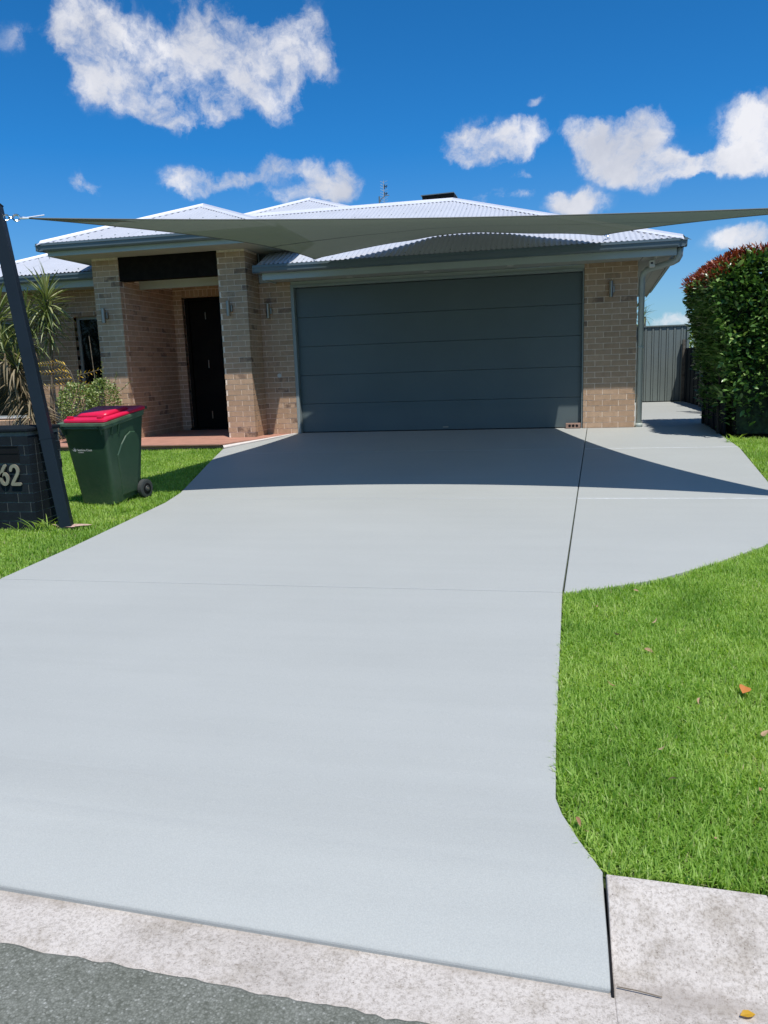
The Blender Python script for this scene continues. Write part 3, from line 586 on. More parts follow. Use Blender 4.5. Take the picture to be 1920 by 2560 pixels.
# wing eave
eave_front(-16.0, -8.66, 0.06, 2.60, 2.76, 2.715, False, False)
MB().box((-16, 0.08, 2.62), (-8.6, 0.66, 2.626)).build('soffit', M['soffit'], house)

# corrugated roofs
PT = 0.402
def corr_plane(name, x0, x1, lo, hi, zf, parentname='roof', sheets=True):
    """front facing plane; lo(x), hi(x) give its y range, zf(y) its height"""
    under = MB(); xs_ = np.linspace(x0, x1, 60)
    under.strip([[(x, lo(x) + 0.01, zf(lo(x) + 0.01) - 0.035) for x in xs_], [(x, max(hi(x), lo(x) + 0.011), zf(max(hi(x), lo(x) + 0.011)) - 0.035) for x in xs_]])
    rf = under.build('roof', M['roof'], house)
    PIT = 0.076; n = int(math.ceil((x1 - x0) / (PIT * 10)))
    for s_ in range(n):
        a = x0 + s_ * PIT * 10; b = min(a + PIT * 10 + 0.012, x1); m_ = MB(); r0, r1 = [], []
        kk = int((b - a) / (PIT / 8)) + 1
        lift = 0.0015 if s_ % 2 else 0.0
        for i in range(kk + 1):
            x = min(a + i * PIT / 8, b); l_, h_ = lo(x), hi(x)
            if h_ - l_ < 0.01: h_ = l_ + 0.01
            w = 0.0085 * math.cos(2 * math.pi * (x - x0) / PIT) + lift
            r0.append((x, l_, zf(l_) + w)); r1.append((x, h_, zf(h_) + w))
        m_.strip([r0, r1]); o = m_.build('roof_sheet', M['roof'], rf, smooth=True, fixn=False)
        # screws
    return rf
def capping(rf, A, B, w=0.13, flat_a=Vector((0, 0, 1)), scallop=True, na=None, nb=None):
    """folded cap along a hip or ridge; na, nb: downhill directions on either side"""
    A, B = Vector(A), Vector(B); m_ = MB(); L_ = (B - A).length; n = max(4, int(L_ / 0.05)); up = Vector((0, 0, 0.022))
    l_, m1, c, m2, r_ = [], [], [], [], []
    for i in range(n + 1):
        p = A.lerp(B, i / n); sc = 0.018 * (i % 2) if scallop else 0
        l_.append(p + na * (w - sc) + up * 0.35); m1.append(p + na * 0.03 + up * 0.9); c.append(p + up * 1.9); m2.append(p + nb * 0.03 + up * 0.9); r_.append(p + nb * (w - sc) + up * 0.35)
    m_.strip([l_, m1, c, m2, r_]); return m_.build('hip_capping', M['cap'], rf, fixn=False)
def fdir(v): return Vector(v).normalized()
dn_f = fdir((0, -1, -PT)); dn_r = fdir((1, 0, -PT)); dn_l = fdir((-1, 0, -PT)); dn_b = fdir((0, 1, -PT))
# garage roof
gy0 = -0.665; gz = lambda y: 2.672 + PT * (y - gy0)
GRx = 0.515; k_ = 3.6; GA = (GRx - k_, gy0 + k_)
def glo(x): return gy0 if x > -5.76 else 0.17
def ghi(x): return gy0 + (GRx - x) if x > GA[0] else GA[1]
grf = corr_plane('roof', -7.9, GRx, glo, ghi, gz)
capping(grf, (GRx, gy0, gz(gy0)), (GA[0], GA[1], gz(GA[1])), na=dn_f, nb=dn_r)
capping(grf, (GA[0], GA[1], gz(GA[1])), (-7.2, GA[1], gz(GA[1])), na=dn_f, nb=dn_b, scallop=False)
MB().add([(GRx, gy0, gz(gy0)), (GRx + 0.51, 7.2, gz(gy0)), (GA[0], 6.5, gz(GA[1])), (GA[0], GA[1], gz(GA[1]))], [(0, 1, 2, 3)]).build('roof_side', M['roof'], grf)
MB().add([(GA[0], GA[1] + .01, gz(GA[1]) - .02), (-9, GA[1] + .01, gz(GA[1]) - .02), (-9, 9, 2.4), (GA[0], 9, 2.4)], [(0, 1, 2, 3)]).build('roof_back', M['roof'], grf)
# middle roof behind
BA = Vector((-6.40, 4.644, 4.70)); bz = lambda y: 4.70 + PT * (y - 4.644)
mrf = corr_plane('roof', BA.x - 3.2, BA.x + 2.0, lambda x: 2.62, lambda x: 4.644 - abs(x - BA.x), bz)
capping(mrf, (BA.x, 4.644, 4.70), (BA.x + 1.95, 4.644 - 1.95, bz(4.644 - 1.95)), na=dn_f, nb=dn_r)
capping(mrf, (BA.x, 4.644, 4.70), (BA.x - 3.2, 1.444, bz(1.444)), na=dn_f, nb=dn_l)
MB().add([(BA.x, 4.65, 4.68), (BA.x + 4.5, 0.14, 2.87), (BA.x + 4.5, 9, 2.87), (BA.x, 9, 4.68)], [(0, 1, 2, 3)]).add([(BA.x, 4.65, 4.68), (BA.x - 4.5, 0.14, 2.87), (BA.x - 4.5, 9, 2.87), (BA.x, 9, 4.68)], [(0, 1, 2, 3)]).build('roof_side', M['roof'], mrf)
# entry roof
ez0 = 3.128; ey0 = -1.235; ez = lambda y: ez0 + PT * (y - ey0); ex0, ex1 = -9.065, -5.175; em = (ex0 + ex1) / 2 - 0.03; eh = (ex1 - ex0) / 2 - 0.03
erf = corr_plane('roof', ex0, ex1, lambda x: ey0, lambda x: ey0 + max(0, eh - abs(x - em)), ez)
EA = (em, ey0 + eh, ez(ey0 + eh))
capping(erf, (ex0, ey0, ez0), EA, na=dn_f, nb=dn_l); capping(erf, (ex1, ey0, ez0), EA, na=dn_f, nb=dn_r)
MB().add([(ex1, ey0, ez0), (ex1, 4.6, ez0), (em, 4.6, EA[2]), EA], [(0, 1, 2, 3)]).add([(ex0, ey0, ez0), (ex0, 4.6, ez0), (em, 4.6, EA[2]), EA], [(0, 1, 2, 3)]).build('roof_side', M['roof'], erf)
# wing roof
wz = lambda y: 2.845 + PT * (y + 0.05)
wrf = corr_plane('roof', -11.9, -8.4, lambda x: -0.05, lambda x: -0.05 + min(x + 11.9, 3.4), wz)
capping(wrf, (-11.9, -0.05, wz(-0.05)), (-8.6, 3.25, wz(3.25)), na=dn_f, nb=dn_l)
MB().add([(-11.9, -0.05, 2.84), (-8.5, 3.35, wz(3.35)), (-8.5, 9, wz(3.35)), (-11.9, 9, 2.84)], [(0, 1, 2, 3)]).build('roof_side', M['roof'], wrf)
def screws(rf, x0, x1, rows_, zf, hi):
    m_ = MB(); x = x0
    while x < x1:
        for y in rows_:
            if y < hi(x) - 0.15: m_.box((x - .009, y - .009, zf(y) + .006), (x + .009, y + .009, zf(y) + .018))
        x += 0.228
    if m_.v: label(m_.build('roof_screws', M['alu'], rf), kind='stuff')
screws(grf, -5.7, 0.4, (gy0 + .12, gy0 + .95, gy0 + 1.8, gy0 + 2.7), gz, ghi); screws(wrf, -11.8, -8.6, (0.1, 1.0), wz, lambda x: -0.05 + min(x + 11.9, 3.4)); screws(erf, -9, -5.4, (ey0 + .15, ey0 + .9), ez, lambda x: ey0 + max(0, eh - abs(x - em)))
# downlights in the garage soffit
for (x, y) in ((-4.4, -0.12), (-3.15, -0.20), (-1.87, -0.33)):
    MB().tube([(x, y, ZS - 0.008), (x, y, ZS)], 0.05, 20).build('downlight', M['white'], house)
# vent
MB().tube([(-5.71, -0.006, 0.97), (-5.71, 0.002, 0.97)], [0.035, 0.035], 18).build('weep_vent', M['white'], house)
# downpipe
dp = MB(); dp.tube([(0.065, 0.06, 0.0), (0.065, 0.06, 2.22), (0.085, 0.03, 2.29), (0.13, -0.03, 2.335), (0.42, -0.42, 2.375), (0.475, -0.49, 2.40), (0.50, -0.52, 2.45), (0.505, -0.54, 2.56)], 0.045, 14)
dpo = dp.build('downpipe', M['fascia'], house, smooth=True)
MB().tube([(0.065, 0.06, 0.0), (0.065, 0.06, 0.06)], 0.058, 16).build('pipe_collar', M['fascia'], dpo, smooth=True)
MB().tube([(0.065, 0.06, 1.2), (0.065, 0.06, 1.23)], 0.049, 16).build('pipe_bracket', M['fascia'], dpo)
# skylight / solar box on ridge
sb = label(empty('skylight_box', (-3.4, 3.2, 4.1)), 'black boxy skylight standing on the garage roof ridge', 'skylight')
MB().add([(-3.66, 3.15, 4.02), (-3.06, 3.15, 4.02), (-3.06, 3.7, 4.02), (-3.66, 3.7, 4.02), (-3.70, 3.08, 4.26), (-3.08, 3.08, 4.275), (-3.08, 3.7, 4.30), (-3.70, 3.7, 4.29)], [(0,3,2,1),(4,5,6,7),(0,1,5,4),(1,2,6,5),(2,3,7,6),(3,0,4,7)]).build('housing', M['blackp'], sb, bevel=0.012)
MB().add([(-3.715, 3.06, 4.26), (-3.075, 3.06, 4.275), (-3.07, 3.71, 4.30), (-3.71, 3.71, 4.285), (-3.715, 3.06, 4.275), (-3.075, 3.06, 4.29), (-3.07, 3.71, 4.315), (-3.71, 3.71, 4.30)], [(0,3,2,1),(4,5,6,7),(0,1,5,4),(1,2,6,5),(2,3,7,6),(3,0,4,7)]).build('lid', M['gutter'], sb)
# antenna
an = label(empty('tv_antenna', (-5.06, 6, 4.3)), 'thin lattice television antenna mast standing behind the pale roof ridge', 'antenna')
MB().tube([(-5.13, 6, 3.9), (-5.13, 6, 4.93)], 0.018, 8).build('mast', M['gutter'], an)
MB().tube([(-5.13, 6, 4.78), (-5.08, 6, 4.88), (-4.98, 6, 4.94), (-4.9, 6, 4.94)], 0.010, 6).build('arm', M['gutter'], an)
gm = MB(); gm.tube([(-5.02, 6, 4.5), (-5.02, 6, 5.27)], 0.007, 6)
for i in range(11): z = 4.62 + i * .06; gm.tube([(-5.1, 6, z + .04), (-5.02, 6, z), (-4.93, 6, z + .04)], 0.0035, 4)
gm.build('reflector', M['alu'], an)
for z in (5.13, 4.97, 4.73):
    MB().tube([(-5.01, 6, z), (-4.93, 6, z + .015)], 0.008, 5).tube([(-5.0, 6, z - .05), (-5.0, 6, z + .05)], 0.01, 5).tube([(-4.96, 6, z - .03), (-4.96, 6, z + .04)], 0.007, 5).build('dipole', M['blackp'], an)

# wall lights
def wall_light(x, z, y, text):
    t = label(empty('wall_light', (x, y, z)), text, 'wall light', 'steel tube lights on the brick walls')
    MB().tube([(x, y - 0.075, z - 0.115), (x, y - 0.075, z + 0.115)], 0.030, 20).build('tube_body', M['steel'], t, smooth=False)
    MB().box((x + 0.004, y - 0.05, z - 0.05), (x + 0.055, y, z + 0.05)).build('bracket', M['steel'], t, bevel=0.006)
    MB().tube([(x, y - 0.075, z + 0.1152), (x, y - 0.075, z + 0.117)], 0.026, 16).build('lens', M['glass'], t)
wall_light(-0.39, 2.08, 0, 'steel tube wall light on the brick pier right of the garage door')
wall_light(-5.82, 2.02, 0, 'steel tube wall light on the narrow wall left of the garage door')
wall_light(CX - 0.30, 2.05, CD, 'steel tube wall light on the front of the middle porch column')
wall_light(LX - 0.30, 2.04, CD, 'steel tube wall light on the left porch column above the shrubs')
# security sensor hanging from soffit corner
t = label(empty('security_sensor', (0.17, -0.3, 2.42)), 'white boxy sensor hanging under the soffit beside the downpipe elbow', 'sensor')
MB().box((0.115, -0.36, 2.33), (0.195, -0.28, 2.43)).build('body', M['white'], t, bevel=0.012); MB().box((0.132, -0.3625, 2.375), (0.165, -0.36, 2.40)).build('sensor_window', M['blackp'], t)
MB().tube([(0.22, -0.3, 2.475), (0.22, -0.3, 2.455), (0.20, -0.3, 2.44), (0.17, -0.3, 2.445), (0.165, -0.3, 2.43)], 0.008, 8).tube([(0.22, -0.3, 2.468), (0.22, -0.3, 2.475)], 0.035, 14).build('bracket', M['white'], t)
# hollow vent brick by the door
t = label(empty('hollow_brick', (-0.92, -0.02, 0)), 'loose clay brick with three round holes standing against the garage door', 'brick')
hb = MB(); hb.box((-1.035, -0.035, 0.003), (-0.81, 0.04, 0.082)); hb.build('clay_block', M['vent'], t, bevel=0.003)
for k in range(3):
    x = -0.977 + k * 0.055; MB().tube([(x, -0.0375, 0.043), (x, -0.0355, 0.043)], 0.021, 18).build('hole', M['blackp'], t)

# ------------------------------------------------------------------ porch deck
deck = label(empty('porch_deck', (-7, -1, -0.02)), 'low terracotta coloured porch deck in front of the entry', 'deck')
def dk_right(y): return -5.47 - (0 - y) * 0.0 if y > -0.02 else -5.50 + (y) * 0.40
y = 1.28
while y > -1.55:
    y2 = y - 0.135
    MB().add([(-9.7, y, -0.022), (dk_right(y), y, -0.022), (dk_right(y2), y2, -0.022), (-9.7, y2, -0.022), (-9.7, y, -0.002), (dk_right(y), y, -0.002), (dk_right(y2), y2, -0.002), (-9.7, y2, -0.002)],
             [(0,3,2,1),(4,5,6,7),(0,1,5,4),(1,2,6,5),(2,3,7,6),(3,0,4,7)]).build('deck_board', M['deck'], deck, bevel=0.002)
    y -= 0.139
MB().box((-9.7, -1.545, -0.12), (dk_right(-1.53), -1.53, -0.004)).build('deck_fascia', M['deck'], deck)
MB().add([(-5.505, 0.0, -0.03), (-5.468, 0.0, -0.03), (-6.085, -1.64, -0.07), (-6.13, -1.56, -0.07), (-5.505, 0.0, 0.005), (-5.468, 0.0, 0.005), (-6.085, -1.64, -0.055), (-6.13, -1.56, -0.03)],
         [(0,3,2,1),(4,5,6,7),(0,1,5,4),(1,2,6,5),(2,3,7,6),(3,0,4,7)]).build('edge_strip', M['edge'], deck)
# garden bed
mb = MB(); mb.strip([[(-16, 0.62, 0.0), (-8.6, 0.62, 0.0)], [(-16, -1.3, -0.02), (-8.6, -1.3, -0.02)]])
label(mb.build('garden_bed', M['mulch'], None, (-10, 0, 0)), kind='structure')

# ------------------------------------------------------------------ mailbox pillar
XR, YF, YB = -5.845, -6.46, -5.99; ZT = 0.585; ZB = gh(YF)
mbx = label(empty('mailbox_pillar', (-6.3, -6.2, ZB)), 'charcoal painted brick mailbox pillar with bronze street number beside the leaning post', 'mailbox')
bc = MB().box((-6.72 + .004, YF + .004, ZB - .03), (XR - .004, YB - .004, ZT)).build('pillar_core', M['darkmortar'], mbx)
saved = brick_count[0]; brick_count[0] = 0
bricks(bc, (-6.72, YF, ZB - 0.01), (1, 0, 0), (0, -1, 0), 0.875, 0, ZT - ZB, off=0.13, mat='charbrick', open_=(0.53, 0.775, 0.60, 0.757), gap=0.008)
bricks(bc, (XR, YF + 0.11, ZB - 0.01), (0, 1, 0), (1, 0, 0), 0.36, 0, ZT - ZB, off=0.02, mat='charbrick', gap=0.008)
MB().box((-6.74, YF - 0.015, ZT), (XR + 0.015, YB + 0.015, ZT + 0.035)).build('capstone', M['charbrick'], mbx, bevel=0.01)
sl = MB(); x0, x1, z0, z1 = -6.19, -5.945, 0.312, 0.465
sl.box((x0, YF - .004, z1 - .008), (x1, YF + .05, z1)); sl.box((x0, YF - .004, z0), (x1, YF + .05, z0 + .008)); sl.box((x0, YF - .004, z0 + .008), (x0 + .008, YF + .003, z1 - .008)); sl.box((x1 - .008, YF - .004, z0 + .008), (x1, YF + .05, z1 - .008))
slo = sl.build('letter_slot', M['blackp'], mbx)
MB().box((x0 + .008, YF + .0015, z0 + .008), (x1 - .008, YF + .0035, z1 - .008)).box((x0 + .008, YF - .003, z0 + .085), (x1 - .008, YF + .0012, z0 + .092)).build('slot_interior', M['blackp'], slo)
def digit(pts, parent, pts2=None):   # rounded raised strokes
    m_ = MB(); stroke(m_, pts)
    if pts2: stroke(m_, pts2, .0195)
    return m_.build('number', M['number'], parent)
def stroke(m_, pts, top=.020):
    pts = [Vector(p) for p in pts]; w = 0.0145; n = len(pts); a, b = [], []
    for i, p in enumerate(pts):
        tdir = (pts[min(i + 1, n - 1)] - pts[max(i - 1, 0)]).normalized(); nn = Vector((-tdir.z, 0, tdir.x))
        a.append(p + nn * w); b.append(p - nn * w)
    f = lambda q, dy: (q.x, YF - dy, q.z)
    m_.strip([[f(q, .006) for q in a], [f(q, top) for q in a], [f(q, top) for q in b], [f(q, .006) for q in b]])
    for e_ in (pts[0], pts[-1]): m_.tube([(e_.x, YF - .006, e_.z), (e_.x, YF - top + .0002, e_.z)], w, 16)
def arc(cx, cz, rx, rz, a0, a1, n=22): return [(cx + rx * math.cos(R(a0 + (a1 - a0) * i / n)), 0, cz + rz * math.sin(R(a0 + (a1 - a0) * i / n))) for i in range(n + 1)]
zc = 0.107
digit([(-6.094, 0, zc + 0.180), (-6.118, 0, zc + 0.148), (-6.140, 0, zc + .105)] + arc(-6.1105, zc + 0.062, 0.034, 0.047, 165, 525, 34), mbx)
digit(arc(-6.003, zc + 0.134, 0.036, 0.046, 170, -42, 20) + [(-6.000, 0, zc + .068), (-6.020, 0, zc + .040), (-6.034, 0, zc + .0145)], mbx, [(-6.034, 0, zc + .0145), (-6.010, 0, zc + .0145), (-5.985, 0, zc + .0145), (-5.958, 0, zc + .0145)])

# ------------------------------------------------------------------ leaning post
PB = Vector((-5.615, -6.36, -0.30)); PTp = Vector((-6.045, -6.25, 2.54))
pd = (PTp - PB).normalized(); pa = Vector((1, 0.32, 0)).normalized(); pa = (pa - pd * pa.dot(pd)).normalized(); pb_ = pd.cross(pa).normalized(); hw = 0.052
post = label(empty('leaning_post', PB), 'dark navy square steel post leaning left in front of the brick mailbox', 'post')
def sqbar(m_, A, B, h):
    vs = [p + pa * h * sx_ + pb_ * h * sy_ for p in (A, B) for sx_, sy_ in ((-1, -1), (1, -1), (1, 1), (-1, 1))]
    m_.add(vs, [(3, 2, 1, 0), (4, 5, 6, 7), (0, 1, 5, 4), (1, 2, 6, 5), (2, 3, 7, 6), (3, 0, 4, 7)]); return m_
sqbar(MB(), PB - pd * 0.1, PTp, hw).build('shaft', M['post'], post, bevel=0.006)
sqbar(MB(), PTp, PTp + pd * 0.012, hw + .004).build('end_cap', M['post'], post, bevel=0.004)
sqbar(MB(), PB + pd * 0.82, PB + pd * 0.835, hw + .002).build('weld_band', M['post'], post)
MB().add([(-5.60 + (.12 + .05 * math.sin(3 * a_) + .02 * math.sin(7 * a_)) * math.cos(a_) * 1.25, -6.34 + (.10 + .03 * math.cos(2 * a_)) * math.sin(a_), gh(-6.35) + .004) for a_ in [i * .3142 for i in range(20)]] + [(-5.60, -6.34, gh(-6.35) + .008)], [(i, (i + 1) % 20, 20) for i in range(20)]).build('footing', plain('pinkish_footing_concrete', (0.52, 0.36, 0.30), 0.95, 0.2, 18, bmp=0.004), post)

# ------------------------------------------------------------------ shade sail
FL = Vector((-5.83, -6.12, 2.447)); FR = Vector((1.50, -5.98, 2.07)); BLc = Vector((-4.765, -0.79, 2.688)); BR = Vector((-0.575, -0.72, 2.765))
def qb(A, Mid, B, t):  # curve through Mid at t=.5
    c = 2 * Mid - (A + B) / 2; return A * (1 - t) ** 2 + c * 2 * t * (1 - t) + B * t ** 2
fm = Vector((-2.25, -5.36, 2.325)); BE = [BLc, Vector((-4.67, -.78, 2.714)), Vector((-4.31, -.69, 2.778)), Vector((-3.77, -.36, 2.90)), Vector((-3.4, .0, 2.99)), Vector((-3.08, .30, 3.076)), Vector((-2.5, .34, 3.094)), Vector((-1.92, .17, 3.025)), Vector((-1.49, -.12, 2.942)), Vector((-1.14, -.35, 2.885)), Vector((-.85, -.53, 2.83)), BR]
lm = Vector((-5.05, -3.15, 2.63)); rm = Vector((0.33, -3.75, 2.40))
NU, NV = 70, 50
def bedge(u):
    x = BLc.x + (BR.x - BLc.x) * u
    for i in range(len(BE) - 1):
        if BE[i].x <= x <= BE[i + 1].x + 1e-6:
            k = (x - BE[i].x) / (BE[i + 1].x - BE[i].x); p0, p1, p2, p3 = BE[max(i - 1, 0)], BE[i], BE[i + 1], BE[min(i + 2, len(BE) - 1)]
            q = 0.5 * ((2 * p1) + (p2 - p0) * k + (2 * p0 - 5 * p1 + 4 * p2 - p3) * k * k + (3 * p1 - p0 - 3 * p2 + p3) * k ** 3); q.x = x; return q
    return BR.copy()
def sailp(u, v):
    a = qb(FL, fm, FR, u); b = bedge(u); c = qb(FL, lm, BLc, v); d = qb(FR, rm, BR, v)
    return a * (1 - v) + b * v + c * (1 - u) + d * u - (FL * (1 - u) * (1 - v) + FR * u * (1 - v) + BLc * (1 - u) * v + BR * u * v)
sail = label(empty('shade_sail', (-2.2, -3.5, 2.5)), 'large grey green four cornered shade sail stretched above the driveway', 'shade sail')
mb = MB(); mb.strip([[sailp(i / NU, j / NV) for i in range(NU + 1)] for j in range(NV + 1)])
so = mb.build('cloth', M['sail'], sail, smooth=True, fixn=False)
hm = MB()
for cv in ([sailp(i / NU, 0) for i in range(NU + 1)], [sailp(i / NU, 1) for i in range(NU + 1)], [sailp(0, j / NV) for j in range(NV + 1)], [sailp(1, j / NV) for j in range(NV + 1)]): hm.tube(cv, 0.006, 6)
hm.build('hem', M['hem'], sail)
def seamv(u): return 0.66 - 0.10 * u
def seam_strip(dv): return [sailp(u, seamv(u) + dv) - Vector((0, 0, 0.004)) for u in [i / NU for i in range(NU + 1)]]
MB().strip([seam_strip(-0.003), seam_strip(0.003)]).build('seam', M['blackp'], sail, fixn=False)
for (c, e1, e2) in ((FL, (1, 0), (0, 1)),):   # reinforced dark corner
    MB().strip([[sailp(u, 0) - Vector((0, 0, .003)) for u in np.linspace(0, .09, 8)], [sailp(u, .06) - Vector((0, 0, .003)) for u in np.linspace(0, .09, 8)]]).build('corner_patch', M['hem'], sail, fixn=False)
def ring(m_, c, r, rad, ax1, ax2, n=18):
    m_.tube([Vector(c) + r * (math.cos(2 * math.pi * i / n) * ax1 + math.sin(2 * math.pi * i / n) * ax2) for i in range(n + 1)], rad, 6, cap=False)
def tackle(A, B, text, rod=True):
    A, B = Vector(A), Vector(B); d = (B - A).normalized(); n1 = Vector((0, 0, 1)); n2 = d.cross(n1).normalized(); L_ = (B - A).length
    t = label(empty('sail_turnbuckle', A), text, 'turnbuckle')
    m_ = MB(); ring(m_, A + d * 0.02, 0.024, 0.006, d, n1); m_.build('eye_bolt', M['chrome'], t)
    m_ = MB(); ring(m_, A + d * 0.058, 0.02, 0.005, d, n2); ring(m_, A + d * 0.10, 0.026, 0.009, d, n1); m_.build('shackle', M['chrome'], t)
    m_ = MB(); m_.tube([A + d * .12, A + d * .15, A + d * .20], [.008, .013, .008], 8); m_.build('body', M['chrome'], t)
    if rod: MB().tube([A + d * .16, A + d * .33 + Vector((0, 0, .028))], 0.006, 8).build('rod', M['chrome'], t)
pt = PTp - pd * 0.105
tackle(pt + pa * hw, FL + Vector((0.02, 0, 0)), 'bright chrome turnbuckle joining the leaning post to the sail corner')
tackle((-0.46, -0.45, 2.78), (-0.575, -0.72, 2.765), 'small chrome turnbuckle fixing the sail to the right end of the garage roof', False)
tackle((-4.86, -0.50, 2.76), (-4.765, -0.79, 2.688), 'small chrome turnbuckle fixing the sail to the left end of the garage roof', False)
# right front post outside the frame carries the fourth corner
rp = label(empty('sail_post', (1.95, -6.25, gh(-6.25))), 'dark square steel post carrying the right front corner of the sail', 'post')
A, B = Vector((1.78, -6.2, gh(-6.2) - .1)), Vector((1.98, -6.15, 2.2)); sqbar(MB(), A, B, hw).build('shaft', M['post'], rp, bevel=0.006)
MB().tube([FR, Vector((1.93, -6.15, 2.05))], 0.008, 8).build('tension_rod', M['chrome'], rp)

# ------------------------------------------------------------------ wheelie bin
bn = label(empty('wheelie_bin', (-5.77, -5.15, gh(-5.15))), 'dark green wheelie bin with a bright red lid on the lawn', 'bin')
fn = Vector((-0.17, -0.985, 0)).normalized(); fr_ = Vector((0.985, -0.17, 0)).normalized()   # front normal, its right
o0 = Vector((-5.862, -5.435, gh(-5.4)))   # middle of the front bottom edge
def bp(u, v, z): return o0 + fr_ * u - fn * v + Vector((0, 0, z))   # u right, v back, z up
def rring(hwf, hwb, v0, v1, z0, z1, c=0.045):
    """rounded ring: front at v0 (z0), back at v1 (z1)"""
    pts = []
    for (uu_, vv_, s1, s2) in ((-hwf, v0, 1, 0), (hwf, v0, -1, 0), (hwb, v1, 0, 0), (-hwb, v1, 0, 0)):
        pass
    P4 = [(-hwf, v0), (hwf, v0), (hwb, v1), (-hwb, v1)]
    for i in range(4):
        p = Vector(P4[i]); a = (Vector(P4[i - 1]) - p).normalized() * c; b = (Vector(P4[(i + 1) % 4]) - p).normalized() * c
        for k in range(5):
            t_ = k / 4; q = (p + a) * (1 - t_) ** 2 + p * 2 * t_ * (1 - t_) + (p + b) * t_ ** 2; pts.append(q)
    return [bp(q.x, q.y, z0 + (z1 - z0) * (q.y - v0) / (v1 - v0)) for q in pts]
def loft(rings, cap=True):
    m_ = MB(); n = len(rings[0]); vs = [v for r_ in rings for v in r_]; fs = []
    for i in range(len(rings) - 1):
        for k in range(n): fs.append((i*n+k, i*n+(k+1)%n, (i+1)*n+(k+1)%n, (i+1)*n+k))
    if cap: fs += [tuple(range(n)), tuple(range(len(vs) - n, len(vs)))]
    return m_.add(vs, fs)
body = loft([rring(.214, .207, 0.0, .42, 0.0, 0.06, .05), rring(.222, .216, -.012, .45, .10, .15, .05), rring(.256, .250, -.078, .485, .55, .61, .05), rring(.270, .264, -.098, .50, .72, .80, .045), rring(.276, .270, -.108, .505, .775, .88, .04)]).build('body', M['bin'], bn, smooth=True)
mdl = body.modifiers.new('e', 'EDGE_SPLIT'); mdl.split_angle = R(40)
# raised side panel and front rib
for sg in (-1, 1):
    A_ = [(.13, .07), (.36, .09), (.40, .60), (.38, .68), (.33, .725), (.26, .73), (.19, .69), (.12, .61), (.06, .50)]
    def sd(v, z, off): return bp(sg * (.213 + .070 * z / .8 + off), v, z)
    outer = [sd(v, z, -.004) for v, z in A_]; inner = [sd(v * .96 + .012, z * .97 + .012, .007) for v, z in A_]
    n = len(A_); MB().add(outer + inner, [tuple(range(n, 2 * n))] + [(i, (i + 1) % n, (i + 1) % n + n, i + n) for i in range(n)]).build('side_panel', M['bin'], bn, bevel=0.003)
rimf = loft([rring(.280, .276, -.11, .51, .775, .880, .04), rring(.294, .284, -.135, .515, .782, .887, .04), rring(.294, .284, -.135, .515, .806, .910, .04), rring(.306, .288, -.155, .518, .810, .914, .04), rring(.306, .288, -.155, .518, .834, .938, .04), rring(.27, .27, -.11, .50, .836, .940, .04)]).build('rim', M['binrim'], bn, smooth=True)
mdl = rimf.modifiers.new('e', 'EDGE_SPLIT'); mdl.split_angle = R(35)
for u in (-.25, .22): MB().add([bp(u + a, b, c) for a, b, c in ((0, -.12, .72), (.018, -.12, .72), (.018, -.09, .72), (0, -.09, .72), (0, -.148, .80), (.018, -.148, .80), (.018, -.09, .80), (0, -.09, .80))], [(0,3,2,1),(4,5,6,7),(0,1,5,4),(1,2,6,5),(2,3,7,6),(3,0,4,7)]).build('rim_web', M['bin'], bn)
for v in (.02, .12): MB().add([bp(.266 + a, v - .04 + b, c) for a, b, c in ((-.02, 0, .70), (.012, 0, .72), (.012, .012, .72), (-.02, .012, .70), (-.02, 0, .82), (.028, 0, .82), (.028, .012, .82), (-.02, .012, .82))], [(0,3,2,1),(4,5,6,7),(0,1,5,4),(1,2,6,5),(2,3,7,6),(3,0,4,7)]).build('rim_web', M['bin'], bn)
lid = loft([rring(.262, .285, -.085, .53, .838, .942, .05), rring(.272, .292, -.100, .54, .846, .950, .05), rring(.270, .292, -.098, .54, .866, .966, .05), rring(.255, .278, -.075, .525, .880, .978, .05)]).build('lid', M['binred'], bn, smooth=True)
mdl = lid.modifiers.new('e', 'EDGE_SPLIT'); mdl.split_angle = R(50)
lt = loft([rring(.20, .22, -.01, .38, .886, .952, .06), rring(.175, .195, .03, .35, .928, .985, .06), rring(.155, .175, .06, .32, .934, .988, .06)]).build('lid_dome', M['binred'], lid, smooth=True)
for sg in (-.22, .16): loft([rring_ for rring_ in ([bp(sg + a, b, c) for a, b in ((0, -.08), (.06, -.08), (.06, -.04), (0, -.04))] for c in (.87, .905))]).build('lid_grip', M['binred'], lid, bevel=0.006)
MB().tube([bp(-.27, .56, .955), bp(.27, .56, .955)], .016, 10).build('handle', M['bin'], bn)
for sg in (-1, 1): MB().tube([bp(sg * .2, .50, .92), bp(sg * .2, .56, .955)], .014, 8).build('handle_bracket', M['bin'], bn)
for sg in (-1, 1):
    c0 = bp(sg * .235, .44, .10); ax = fr_ * sg
    wh = MB().tube([c0 - ax * .005, c0 + ax * .0, c0 + ax * .045, c0 + ax * .05], [.085, .10, .10, .085], 26).build('wheel', M['rubber'], bn)
    MB().tube([c0 + ax * .046, c0 + ax * .053], [.062, .058], 22).build('hub_recess', M['blackp'], wh); MB().tube([c0 + ax * .05, c0 + ax * .060], [.034, .028], 18).build('hub', M['rubber'], wh); MB().tube([c0 + ax * .058, c0 + ax * .066], [.012, .010], 12).build('axle_cap', M['steel'], wh)
    
MB().tube([bp(-.23, .44, .10), bp(.23, .44, .10)], .012, 8).build('axle', M['steel'], bn)
